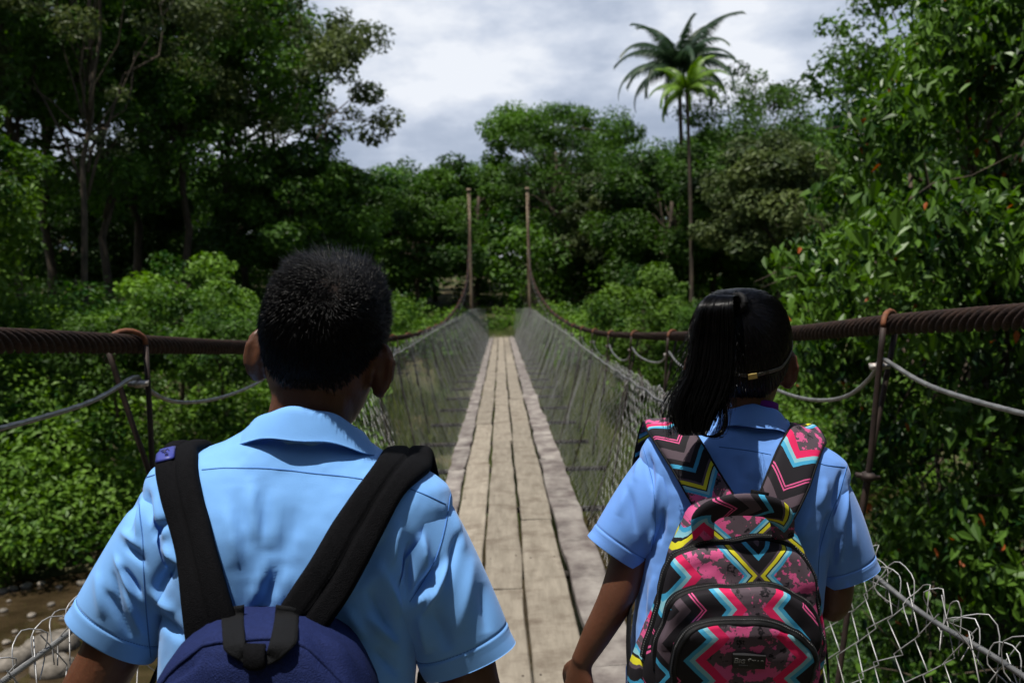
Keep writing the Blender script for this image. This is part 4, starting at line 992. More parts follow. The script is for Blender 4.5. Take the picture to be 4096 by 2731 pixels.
        ih = int(round((1 - hemw * 1.02 / ln) * (nring - 1))); rg_ = SV[ih*k:(ih+1)*k] + sn[ih*k:(ih+1)*k] * .0004; stp = [tube(np.array([rg_[j], rg_[j] * .4 + rg_[(j+1) % k] * .6]), .0005, 4) for j in range(k)]
        part('stitching', *merge(*stp), MATS['seam'], slv)
        allv.append(SV); allf += [tuple(i + off for i in q_) for q_ in SF]; off += len(SV)
    AV = np.vstack(allv); spec['bvh'] = BVHTree.FromPolygons([tuple(q_) for q_ in AV], allf)
    # collar: stand, fold and fall
    C = spec['collar']; na = 90; aa = np.linspace(-math.pi/2 - 2.75, -math.pi/2 + 2.75, na); rows_ = []
    prof = [(0, 0.0), (0.3, 0.5), (0.42, 0.9), (0.5, 1.0), (0.58, 0.93), (0.75, 0.55), (0.97, 0.04), (1.0, 0.0)]
    fa = np.abs(aa + math.pi/2) / math.pi                                  # 0 back .. ~0.9 front
    zt = C['ztop'] - (C['ztop'] - C['zfront']) * sm(fa / 0.95); ze = C['zedge'] - (C['zedge'] - C['zfront'] + .035) * sm(fa / 0.95)
    for u, hgt in prof:
        inner = u < 0.5
        rx = C['rx'] + (0 if inner else (C['ex'] - C['rx']) * ((u - .5) / .5) ** 0.85); ry = C['ry'] + (0 if inner else (C['ey'] - C['ry']) * ((u - .5) / .5) ** 0.85)
        zb = zt - 0.045 if inner else ze
        z = zb + (zt - zb) * hgt
        rows_.append(np.c_[np.cos(aa) * rx, np.sin(aa) * ry + C['cy'], z + 0.0015 * np.sin(aa * 7 + u * 3)])
    rows_ = np.array(rows_); rows_[..., 0] += C['cx']
    fine = np.array([interp(np.c_[np.linspace(0, 1, len(prof)), rows_[:, j]], np.linspace(0, 1, 26)) for j in range(na)]).transpose(1, 0, 2)
    CV = B.w(fine.reshape(-1, 3)); CV += 0.0018 * (vnoise(CV, 25, 2, 2))[:, None] * np.array([0, -1, 0.3])
    co_ = part('collar', CV, grid_faces(26, na), M_, shirt); sol = co_.modifiers.new('thick', 'SOLIDIFY'); sol.thickness = 0.0016
    st = B.w(fine[22]); st = st + np.array([0, -0.0012, 0.0004]); v, f = tube(st[8:-8], 0.0005, 4); part('stitching', v, f, MATS['seam'], co_)
    # seams traced on the back
    for line in spec['seams']:
        pts = []
        for sx, sy in resample(np.array(line, float), 60):
            h_, n_, _, _ = spec['bvh'].ray_cast(Vector(CAM), Vector(ray(*spec['inv'](sx, sy))))
            if h_ is not None: pts.append(np.array(h_) + np.array(n_) * 0.0002 * (1 if n_[1] < 0 else -1))
        if len(pts) > 4:
            v, f = tube(np.array(pts), 0.00075, 5); part('seam', v, f, MATS['seam'], shirt)
    return shirt

def strap_from_trace(spec, ea, eb, n, prof, thick, lift=0.004, extra=None):
    """ea, eb: traced left/right edges (crop pixels); laid on the shirt; returns grid of points + faces"""
    A_ = resample(np.array(ea, float), n); B_ = resample(np.array(eb, float), n); ctr, nor, wid = [], [], []
    for a, b in zip(A_, B_):
        c = (a + b) / 2; d = ray(*spec['inv'](*c)); h, nn, _, _ = spec['bvh'].ray_cast(Vector(CAM), Vector(d))
        if h is None: ctr.append(None); nor.append(None); wid.append(None); continue
        nn = np.array(nn); nn = nn if nn @ d < 0 else -nn; h = np.array(h); Y = h[1]
        pa, pb = P(*spec['inv'](*a), Y), P(*spec['inv'](*b), Y); ctr.append(h); nor.append(nn); wid.append((pb - pa) / 2)
    ok = [i for i in range(n) if ctr[i] is not None]
    ctr = np.array([ctr[i] for i in ok]); nor = np.array([nor[i] for i in ok]); wid = np.array([wid[i] for i in ok])
    return ctr, nor, wid
def smooth_rows(a, it=6):
    a = a.copy()
    for _ in range(it): a[1:-1] = a[1:-1] * 0.5 + (a[:-2] + a[2:]) * 0.25
    return a
def strap_mesh(ctr, nor, wid, thick, groove, lift, nacross=17):
    """padded strap: top surface with a stitched groove, sides and underside; uv in metres"""
    ctr, nor, wid = smooth_rows(ctr), smooth_rows(nor, 12), smooth_rows(wid); n = len(ctr)
    t = np.gradient(ctr, axis=0); t /= np.linalg.norm(t, axis=1)[:, None]
    nor = nor - t * (nor * t).sum(1)[:, None]; nor /= np.linalg.norm(nor, axis=1)[:, None]
    side = np.cross(nor, t); sg = np.sign((side * wid).sum(1).mean()); side *= sg; hw = np.abs((wid * side).sum(1))
    u = np.linspace(-1, 1, nacross); prof = (1 - np.abs(u) ** 5) ** 0.5 * 1.0 - groove * np.exp(-(u / 0.09) ** 2)
    topv = ctr[:, None] + side[:, None] * (hw[:, None] * u[None])[..., None] + nor[:, None] * (lift + thick * (0.35 + 0.65 * prof))[None, :, None]
    bot = ctr[:, None] + side[:, None] * (hw[:, None] * u[None, ::-1] * 0.985)[..., None] + nor[:, None] * (lift * 0.2)
    rings = np.concatenate([topv, bot], 1); k = rings.shape[1]; d = np.r_[0, np.cumsum(np.linalg.norm(np.diff(ctr, axis=0), axis=1))]
    uvx = np.concatenate([u[None] * hw[:, None], u[None, ::-1] * hw[:, None]], 1); uv = np.stack([uvx, np.repeat(d[:, None], k, 1)], -1).reshape(-1, 2)
    f = grid_faces(n, k, True) + [tuple(range(k))[::-1], tuple((n-1)*k+j for j in range(k))]
    return rings.reshape(-1, 3), f, uv, (ctr, nor, side, hw)
def extend_front(spec, ctr, nor, wid, s_, B, bag_low):
    """from the shoulder top over the front of the chest and back under the arm to the bag"""
    top = ctr[0]; w0 = wid[0]
    loc = top - B.base
    x = (loc[0]); y0 = loc[1]
    F_ = [np.array([0, .045, .004]), np.array([s_ * .004, .085, -.025]), np.array([s_ * .012, .115, -.09]), np.array([s_ * .02, .13, -.17])]
    pts = [top + q for q in F_]; return np.array(pts)
# ------------------------------------------------------------------ boy
c1 = lambda sx, sy: ((sx - 200) / 1.1675, (sy - 900) / 1.1675)
c1i = lambda x, y: (200 + x * 1.1675, 900 + y * 1.1675)
BOYB = Body((-0.300, 1.245, 0.0), 0.90, rad(5.3))
boy = tag(empty('person', (-0.300, 1.245, 0.0)), 'short-haired child in light blue school shirt, left of the bridge deck, seen from behind', 'person')
BOY = dict(
    head_scale=1.0, head_c=(0.016, 0.012, 1.463), head_roll=rad(3.0), head_yaw=rad(-4), neck_base=(0.006, -0.008, 1.345), hand_s=0.95, hip=0.80, shirt='shirt_boy', seed=4, cv=c1, inv=c1i, scap=(0.085, 1.20),
    torso=[[.74, .165, .105, .115], [.90, .163, .105, .115], [1.02, .165, .108, .115], [1.10, .168, .110, .112], [1.17, .176, .112, .108], [1.225, .190, .110, .100], [1.258, .199, .102, .088], [1.280, .192, .094, .076], [1.298, .165, .086, .066], [1.312, .124, .080, .060], [1.325, .098, .074, .058], [1.338, .078, .066, .056], [1.35, .066, .060, .054]],
    sleeve=dict(c0=(.150, 0, 1.193), c1=(.2355, -.002, 1.055), a0=(.030, .090), a1=(.0575, .028), d0=.084, d1=.043, hemw=.028),
    collar=dict(cx=0.008, cy=-.006, rx=.062, ry=.063, ex=.096, ey=.080, ztop=1.380, zedge=1.343, zfront=1.315),
    arm_l=dict(pts=[(-.15, 0, 1.215), (-.205, 0, 1.13), (-.235, .0, 1.03), (-.262, .0, .965), (-.262, .05, .82), (-.25, .09, .74)], r=[.038, .042, .040, .037, .031, .024], hand_dir=(0.03, .35, -.95), hand_n=(-1, -.15, 0), thumb=1),
    arm_r=dict(pts=[(.15, 0, 1.215), (.205, 0, 1.13), (.235, .0, 1.03), (.255, .0, .965), (.25, .05, .82), (.235, .09, .74)], r=[.038, .042, .040, .037, .031, .024], hand_dir=(-0.03, .35, -.95), hand_n=(1, -.15, 0), thumb=-1),
    folds=[(690, 880, 700, 1090, 4, 30), (730, 880, 745, 1100, -6, 22), (790, 900, 760, 1120, 4, 30), (850, 960, 790, 1150, -5, 25), (640, 930, 690, 1130, -4, 24), (600, 960, 650, 1180, 4, 24),
           (760, 1120, 690, 1310, 6, 26), (775, 1170, 715, 1330, -5, 22), (820, 1170, 775, 1320, 6, 24),
           (328, 900, 345, 1020, -6, 14), (360, 930, 400, 1080, 6, 20), (345, 1070, 420, 1000, -7, 18), (430, 1140, 360, 1260, -8, 22), (390, 1090, 450, 1170, 7, 22), (340, 1250, 430, 1330, 6, 22), (360, 1330, 460, 1420, -7, 22),
           (1150, 1060, 1050, 1250, -8, 28), (1200, 1000, 1160, 1200, 6, 28), (1268, 1050, 1290, 1190, 9, 20), (1232, 1080, 1225, 1290, -10, 18), (1120, 1150, 1205, 1340, 8, 24), (1090, 1240, 1190, 1420, -8, 22), (1080, 1330, 1200, 1450, 8, 22), (1110, 1450, 1200, 1540, -6, 20), (1000, 1290, 1080, 1420, 6, 22),
           (298, 900, 262, 1060, -6, 12), (318, 930, 300, 1090, 5, 12), (250, 1095, 330, 1160, -6, 16), (240, 1045, 322, 1105, 5, 16), (240, 1165, 310, 1270, -9, 14), (222, 1130, 290, 1280, 7, 14), (190, 1250, 285, 1420, -7, 16), (255, 1250, 320, 1410, 6, 16), (160, 1180, 180, 1350, 4, 22), (210, 1180, 240, 1330, -5, 14),
           (1335, 1150, 1232, 1300, -9, 17), (1375, 1130, 1280, 1330, 9, 18), (1405, 1040, 1350, 1250, -7, 18), (1450, 1130, 1400, 1400, 5, 32), (1310, 1310, 1370, 1460, -7, 26), (1260, 1330, 1300, 1470, 7, 22), (1480, 1220, 1500, 1400, -5, 26), (1380, 960, 1420, 1120, 4, 20), (1250, 1300, 1330, 1240, 4, 16)],
    seams=[[(312, 878), (330, 865), (360, 855)], [(520, 838), (600, 832), (700, 832), (800, 838), (900, 850), (1000, 860), (1070, 870)], [(1230, 902), (1290, 925), (1355, 955)], [(312, 850), (306, 960), (318, 1080), (322, 1200), (335, 1380), (345, 1480)], [(1372, 920), (1358, 1010), (1330, 1120), (1285, 1210), (1232, 1290)]])
make_person(BOYB, boy, BOY)

def spiky_hair():
    rng = np.random.default_rng(3); H = BOY['H']; HR = BOY['HR']
    # scalp shell
    nz, na = 40, 80; zr = np.linspace(-0.078, 0.0975, nz); a = np.arange(na) / na * 2 * math.pi
    def line(a): # hairline height by angle
        b = np.abs(((a + math.pi/2 + math.pi) % (2 * math.pi)) - math.pi)      # 0 back .. pi front
        return np.interp(b, [0, .45, 1.0, 1.35, 1.75, 2.2, math.pi], [-.074, -.066, -.042, -.012, -.010, .03, .052])
    g, fs = [], []
    for i, z in enumerate(zr):
        zz = np.maximum(np.full(na, z), line(a) + .022); p, n_ = head_point(np.minimum(zz, .0975), a, 1.0, 0.0022); g.append(p)
    part('hair_base', H(np.array(g).reshape(-1, 3)), grid_faces(nz, na, True), MATS['scalp'], boy)
    N_ = 36000; z = rng.uniform(-.078, .0972, N_ * 2); aa = rng.uniform(0, 2 * math.pi, N_ * 2)
    k = interp(HEADK, z); keep = (rng.random(len(z)) < (k[:, 0] / .0755) ** 0.8 + 0.15) & (z > line(aa) + .002 + rng.exponential(.020, size=len(z)))
    # more hair towards the top where strands stand apart
    z, aa = z[keep][:N_], aa[keep][:N_]; p, n_ = head_point(z, aa, 1.0, 0.001)
    whorl = np.array([0.022, -0.066, 0.062]); rel = p - whorl; flow = rel - n_ * (rel * n_).sum(1)[:, None]; fl = np.linalg.norm(flow, axis=1)[:, None]; flow = flow / (fl + 1e-6)
    flow = flow + np.cross(n_, flow) * 0.5
    hi = sm((z - 0.015) / .05); frontness = sm((p[:, 1] + 0.03) / .05)
    thin = np.exp(-(fl[:, 0] / .022) ** 2)
    ln = (0.0085 + 0.010 * sm((z + .05) / .07) + 0.020 * hi * frontness) * (rng.uniform(.6, 1.15, len(z)) + .5 * (rng.random(len(z)) < .06)) * (1 - .45 * thin); ln *= np.interp(z, [-.078, -.05, -.02], [.35, .7, 1]) * (1 - .35 * (np.abs(p[:, 0]) > .05) * (z < .055))
    lift = 0.42 + 0.42 * hi * frontness + 0.2 * sm((z + .02) / .06) * (np.abs(p[:, 0]) > .045)
    side_hi = hi * (np.abs(p[:, 0]) > .035); ln = ln * (1 - .6 * hi * np.clip(np.abs(p[:, 0]) / .065, 0, 1) ** 1.5); d = n_ * lift[:, None] + np.array([0, 0, .55]) * side_hi[:, None] + flow * (1 - lift * .55)[:, None] + np.array([0, 0, -.18]) * (1 - hi)[:, None] + rng.normal(size=p.shape) * .13
    cl_ = np.stack([vnoise(p, 120, 41 + q, 1) for q in range(3)], -1); d = d + cl_ * (0.06 + 0.20 * hi)[:, None]; ln = ln * (1 + 0.35 * hi * np.clip(vnoise(p, 95, 9, 1), -.6, 1)); d /= np.linalg.norm(d, axis=1)[:, None]; bend = flow * 0.25 + np.array([0, 0, -.12]); 
    s = np.cross(d, rng.normal(size=p.shape)); s /= np.linalg.norm(s, axis=1)[:, None]; s2 = np.cross(d, s)
    m1 = p + d * (ln * .55)[:, None]; tip = p + d * ln[:, None] + bend * (ln * .35)[:, None]
    r0 = 0.00042; V = []
    for c, r in ((p, r0), (m1, r0 * .8)):
        for q in range(3): V.append(c + (s * math.cos(q * 2.094) + s2 * math.sin(q * 2.094)) * r)
    V.append(tip); V = np.stack(V, 1); nn = len(p); b = (np.arange(nn) * 7)[:, None]
    tri = []
    for q in range(3):
        w_ = (q + 1) % 3; tri += [(q, w_, 3 + w_), (q, 3 + w_, 3 + q), (3 + q, 3 + w_, 6)]
    f = (b[:, :, None] + np.array(tri)[None]).reshape(-1, 3)
    me = bigmesh('hair', H(V.reshape(-1, 3)) - np.array(boy.location), f, MATS['hair'], True); tag(ob('hair', me, boy), kind='stuff')
spiky_hair()

# ---- navy backpack
BAGB = np.array([-0.285, 1.06, 0.72])
bag = tag(empty('backpack', tuple(BAGB)), 'plain navy backpack with black straps on the back of the short-haired child', 'backpack')
def boy_bag():
    s = BOY; ends = {}
    SL = dict(ea=[(362, 768), (364, 850), (385, 960), (440, 1150), (480, 1290), (505, 1400)], eb=[(508, 742), (514, 800), (530, 900), (580, 1050), (640, 1220), (690, 1345)])
    SR = dict(ea=[(1143, 778), (1090, 850), (960, 1030), (870, 1180), (795, 1300), (770, 1340)], eb=[(1312, 840), (1235, 895), (1140, 1060), (1050, 1230), (955, 1368), (925, 1410)])
    for nm, S, s_ in (('left', SL, -1), ('right', SR, 1)):
        ctr, nor, wid = strap_from_trace(s, S['ea'], S['eb'], 60, None, 0.01)
        up = ctr[0]; fr = extend_front(s, ctr, nor, wid, s_, BOYB, None)[::-1]
        ctr = np.vstack([fr, ctr]); fn = np.array([(0, .9, .3), (0, .8, .5), (0, .5, .85), (0, .15, 1)]); nor = np.vstack([fn, nor]); wid = np.vstack([np.repeat(wid[:1] * np.array([1, .2, 1]), 4, 0), wid])
        t_ = np.r_[0, np.cumsum(np.linalg.norm(np.diff(ctr, axis=0), axis=1))]; tn = np.linspace(0, t_[-1], 110)
        ctr, nor, wid = [interp(np.c_[t_, q], tn) for q in (ctr, nor, wid)]
        # the lower end lifts off the back towards the bag
        lift_ = sm((tn - t_[-1] * .72) / (t_[-1] * .28)) * 0.035; ctr = ctr + np.c_[0 * lift_, -lift_, 0 * lift_]
        v, f, uv, fr_ = strap_mesh(ctr, nor, wid, 0.011, 0.55, 0.003); st = part('shoulder_strap', v, f, MATS['strap_black'], bag); v_strap, f_strap = v, f
        c_, n_, sd__, hw = fr_; g = c_ + n_ * 0.0098; 
        dash = []
        for i in range(6, len(g) - 4, 2): dash.append(tube(np.array([g[i] + sd__[i] * .004, (g[i] + g[i+1]) / 2 + sd__[i] * .004]), 0.0004, 4))
        part('stitching', *merge(*dash), MATS['strap_black'], st)
        # webbing from the front of the chest under the arm to the foot of the bag
        x0 = ctr[0]; low = np.array([BAGB[0] + s_ * .13, 1.15, .80]); wp = resample(np.array([x0, x0 + np.array([s_ * .035, -.02, -.13]), BOYB.w(np.array([s_ * .172, .02, 1.02])), BOYB.w(np.array([s_ * .178, -.06, .93])), low]), 30)
        v, f = tube(wp, 0.012, 8, up=(s_, 0, 0.1), flat=1.0); tt, A_, B_ = frames(wp, (s_, 0, .1)); an = np.arange(8) / 8 * 2 * math.pi
        v = (wp[:, None] + 0.0022 * np.cos(an)[None, :, None] * A_[:, None] + 0.0125 * np.sin(an)[None, :, None] * B_[:, None]).reshape(-1, 3); part('lower_strap', v, f, MATS['webbing'], bag)
        if s_ < 0:   # rubber patch with raised emblem on the left strap
            sv_, sf_ = v_strap, f_strap; sb = BVHTree.FromPolygons([tuple(q) for q in sv_], sf_)
            def onstrap(x, y, h):
                hh, nn, _, _ = sb.ray_cast(Vector(CAM), Vector(ray(*c1i(x, y))))
                if hh is None: hh, nn, _, _ = sb.find_nearest(Vector(P(*c1i(x, y), 1.19)))
                nn = np.array(nn); nn = nn if nn @ ray(*c1i(x, y)) < 0 else -nn
                return np.array(hh) + nn * h
            nx, ny = 7, 7; g0, g1 = [], []
            for iy in range(ny):
                for ix in range(nx):
                    u_, w_ = ix / (nx-1), iy / (ny-1); x = 370 + 58 * u_ - 4 * w_; y = 776 - 14 * u_ + 40 * w_; edge = min(ix, nx-1-ix, iy, ny-1-iy)
                    g0.append(onstrap(x, y, .0032 if edge else .0028)); g1.append(onstrap(x, y, -.001))
            V = np.array(g0 + g1); Fp = grid_faces(ny, nx) + [tuple(q + nx*ny for q in w_[::-1]) for w_ in grid_faces(ny, nx)]
            bd = [ix for ix in range(nx)] + [iy*nx+nx-1 for iy in range(1, ny)] + [(ny-1)*nx+ix for ix in range(nx-2, -1, -1)] + [iy*nx for iy in range(ny-2, 0, -1)]
            for q in range(len(bd)): a, b = bd[q], bd[(q+1) % len(bd)]; Fp.append((a, a+nx*ny, b+nx*ny, b))
            pa = part('strap_patch', V, Fp, MATS['navy_patch'], st)
            em = []
            for pts in ([(385, 784), (392, 779), (398, 783), (406, 775), (410, 781)], [(388, 788), (396, 784), (403, 786)], [(398, 777), (396, 790)], [(400, 792), (408, 790)], [(400, 797), (408, 795)], [(400, 792), (400, 797)]):
                em.append(tube(np.array([onstrap(a, b, .0038) for a, b in pts]), 0.0007, 4))
            part('emblem', *merge(*em), MATS['patch_ink'], pa)
    # body of the bag: outline in x-z, lofted towards the camera
    xc = -0.282
    def outl(wt, zt, k=72):
        """half outline: flat-ish arched top, widening downwards"""
        pts = [(0, zt), (.025, zt), (.050, zt - .002), (.070, zt - .012), (.094, zt - .032), (.113, zt - .06), (.127, zt - .10), (.134, zt - .16), (.137, zt - .24), (.134, zt - .33), (.118, zt - .395), (.08, zt - .42), (0, zt - .425)]
        p = resample(np.array([(a * wt, b) for a, b in pts]), k // 2 + 1); q = p[::-1].copy(); q[:, 0] *= -1
        return np.vstack([p, q[1:-1]])
    layers = [(1.158, .90, 1.142), (1.150, .97, 1.146), (1.135, 1.0, 1.148), (1.10, 1.0, 1.150), (1.06, .985, 1.150), (1.035, .955, 1.144), (1.022, .92, 1.134), (1.014, .86, 1.12), (1.006, .7, 1.09), (1.0, .4, 1.03), (.998, .05, .96)]
    ly = np.array(layers); tt = np.linspace(0, 1, len(ly)); L2 = interp(np.c_[tt, ly], np.linspace(0, 1, 60)); rings = []
    for Y, wt, zt in L2:
        o_ = outl(wt, zt); zc = .95; sc_ = 1 if wt > .86 else wt / .86
        o_ = np.c_[o_[:, 0], zc + (o_[:, 1] - zc) * (1 if sc_ == 1 else sc_)]
        rings.append(np.c_[xc + o_[:, 0], np.full(len(o_), Y), o_[:, 1]])
    rings = np.array(rings); n, k, _ = rings.shape; V = rings.reshape(-1, 3); Fc = grid_faces(n, k, True)
    a = len(V); V = np.vstack([V, rings[0].mean(0), rings[-1].mean(0)])
    nrm = V - np.array([xc, 1.10, .95]); nrm /= np.linalg.norm(nrm, axis=1)[:, None]
    fl = [(560, 1420, 400, 1560, -7, 20), (600, 1380, 480, 1500, 6, 18), (900, 1400, 1010, 1560, -6, 18), (940, 1400, 1060, 1530, 6, 18), (860, 1440, 930, 1560, 4, 18), (640, 1500, 560, 1568, 4, 18), (860, 1350, 900, 1420, -4, 14)]
    V = folds(V, nrm, fl, c1) + nrm * (0.007 * vnoise(V, 15, 6, 3))[:, None]
    for j in range(k): Fc.append((a, (j+1) % k, j)); Fc.append((a+1, (n-1)*k+j, (n-1)*k+(j+1) % k))
    bb = part('bag_body', V, Fc, MATS['navy'], bag)
    # piping where the front panel meets the gusset
    i = int(np.argmin(np.abs(L2[:, 0] - 1.028))); pr = V[i*k:(i+1)*k]; pr = np.vstack([pr, pr[:1]]); d_ = pr - np.array([xc, 1.10, .95]); d_ /= np.linalg.norm(d_, axis=1)[:, None]
    v, f = tube(pr + d_ * .0005, 0.0026, 6); part('piping', v, f, MATS['navy'], bb)
    # haul loop: flat webbing U over the top of the bag
    bv = BVHTree.FromPolygons([tuple(q) for q in V], [q for q in Fc])
    def onbag(x, y, h):
        hh, nn, _, _ = bv.ray_cast(Vector(CAM), Vector(ray(*c1i(x, y))))
        if hh is None: return None
        nn = np.array(nn); nn = nn if nn[1] < 0 or nn[2] > .5 else -nn
        return np.array(hh) + nn * h
    rowsL = [((588, 1312), (664, 1300)), ((588, 1360), (664, 1350)), ((592, 1420), (668, 1410)), ((596, 1452), (669, 1440)), ((640, 1485), (676, 1455)), ((672, 1503), (676, 1470))]
    rowsR = [((775, 1300), (852, 1312)), ((768, 1360), (850, 1362)), ((756, 1420), (846, 1425)), ((748, 1445), (826, 1450)), ((744, 1460), (790, 1485)), ((740, 1475), (744, 1508))]
    hl = []
    for rws in (rowsL, rowsR):
        E = np.array(rws, float); m_ = 24; A_ = interp(np.c_[np.linspace(0, 1, len(E)), E[:, 0]], np.linspace(0, 1, m_)); B_ = interp(np.c_[np.linspace(0, 1, len(E)), E[:, 1]], np.linspace(0, 1, m_))
        g = []
        for q in range(m_):
            h = 0.004 + 0.010 * math.sin(math.pi * min(1, q / m_ * 1.2)) 
            row = []
            for u in np.linspace(0, 1, 7):
                xy = A_[q] + (B_[q] - A_[q]) * u; pnt = onbag(xy[0], max(xy[1], 1335), h)
                if pnt is None: pnt = P(*c1i(*xy), 1.04)
                else:
                    pnt = P(*c1i(*xy), pnt[1] - (0.0 if xy[1] > 1335 else 0))
                row.append(pnt)
            g.append(row)
        g = np.array(g); o_ = part('haul_loop', g.reshape(-1, 3), grid_faces(m_, 7), MATS['webbing'], bag); s2 = o_.modifiers.new('t', 'SOLIDIFY'); s2.thickness = 0.0028; s2.offset = 0
    g = []
    for q in np.linspace(0, 1, 12):
        row = []
        for u in np.linspace(0, 1, 7):
            x = 672 + (744 - 672) * u; y = 1443 + q * (62 + 12 * math.sin(u * math.pi)); pnt = onbag(x, y, 0.006 + 0.004 * math.sin(q * 3.1)); row.append(pnt if pnt is not None else P(*c1i(x, y), 1.03))
        g.append(row)
    o_ = part('loop_grip', np.array(g).reshape(-1, 3), grid_faces(12, 7), MATS['strap_black'], bag); s2 = o_.modifiers.new('t', 'SOLIDIFY'); s2.thickness = 0.005; s2.offset = 0
boy_bag()
# ------------------------------------------------------------------ girl
c2 = lambda sx, sy: ((sx - 2200) / 1.04, (sy - 1100) / 1.04)
c2i = lambda x, y: (2200 + x * 1.04, 1100 + y * 1.04)
c3i = lambda x, y: (2600 + x * .4144, 1130 + y * .4144)
GB = Body((0.355, 1.60, 0.0), 0.85, rad(7.4))
girl = tag(empty('person', (0.355, 1.60, 0.0)), 'ponytailed child in blue school shirt, right of the bridge deck, seen from behind', 'person')
GIRL = dict(
    head_scale=0.955, head_c=(-0.029, 0.0, 1.412), head_roll=rad(-7.0), head_yaw=rad(-5), neck_base=(-0.012, -0.006, 1.30), hand_s=0.86, hip=0.76, shirt='shirt_girl', seed=11, cv=c2, inv=c2i, scap=(0.075, 1.165),
    torso=[[.66, .158, .105, .115], [.82, .156, .105, .112], [.95, .154, .105, .110], [1.06, .154, .106, .108], [1.13, .160, .106, .102], [1.185, .168, .102, .094], [1.222, .175, .096, .084], [1.245, .168, .088, .074], [1.262, .145, .080, .064], [1.275, .115, .074, .058], [1.288, .090, .067, .055], [1.298, .072, .060, .052], [1.308, .060, .054, .050]],
    sleeve=dict(c0=(.132, 0, 1.158), c1=(.202, -.002, 1.052), a0=(.026, .080), a1=(.046, .024), d0=.076, d1=.038, hemw=.024),
    collar=dict(cx=-.006, cy=-.004, rx=.056, ry=.058, ex=.084, ey=.073, ztop=1.330, zedge=1.296, zfront=1.272),
    arm_l=dict(wpts=[(.265, 1.60, 1.19), (.228, 1.60, 1.12), (.204, 1.60, 1.05), (.184, 1.597, 1.00), (.150, 1.605, .935), (.124, 1.615, .885)], r=[.034, .035, .033, .0305, .025, .0185], hand_dir=(-.08, .12, -1), hand_n=(-.75, -.65, 0), thumb=1, curl=0.3),
    arm_r=dict(wpts=[(.53, 1.60, 1.15), (.556, 1.60, 1.08), (.556, 1.60, 1.01), (.553, 1.607, .975), (.545, 1.68, .972), (.52, 1.80, 1.0)], r=[.034, .034, .031, .029, .026, .019], hand_dir=(-.2, .8, .5), hand_n=(1, .1, .2), thumb=-1, curl=0.6),
    folds=[(375, 680, 400, 830, -7, 14), (350, 670, 330, 800, 5, 14), (420, 760, 395, 930, 6, 16), (440, 900, 420, 1040, -7, 16), (330, 760, 260, 930, 5, 22), (300, 800, 330, 1000, -5, 20), (400, 980, 370, 1080, 6, 14),
           (1125, 750, 1090, 900, -9, 12), (1140, 800, 1120, 1000, 7, 12), (1080, 900, 1040, 1080, -8, 16), (1060, 780, 1040, 900, 5, 22), (1000, 900, 960, 1020, 4, 24), (1160, 950, 1180, 1090, 4, 18), (1110, 1000, 1090, 1120, -6, 14), (1130, 960, 1110, 1110, 5, 12),
           (730, 690, 740, 800, -4, 26), (790, 680, 770, 790, 3, 26), (400, 1150, 380, 1300, 5, 16), (370, 1180, 345, 1400, -5, 14)],
    seams=[[(650, 660), (720, 668), (800, 680), (850, 690)], [(1015, 715), (1060, 730), (1135, 738)], [(352, 640), (375, 720), (398, 820), (405, 950), (390, 1060)], [(1142, 730), (1115, 830), (1065, 960), (1035, 1080), (1030, 1170)]])
make_person(GB, girl, GIRL)
def undershirt():
    na = 60; a = np.arange(na) / na * 2 * math.pi; rows_ = []
    for z, r in ((1.30, .054), (1.325, .0525), (1.338, .0515), (1.340, .0495), (1.33, .048)):
        rows_.append(np.c_[np.cos(a) * r - .008, np.sin(a) * r * 1.05 - .004, np.full(na, z) - .02 * (1 + np.sin(a)) / 2])
    part('undershirt', GB.w(np.array(rows_).reshape(-1, 3)), grid_faces(5, na, True), MATS['purple'], girl)
undershirt()
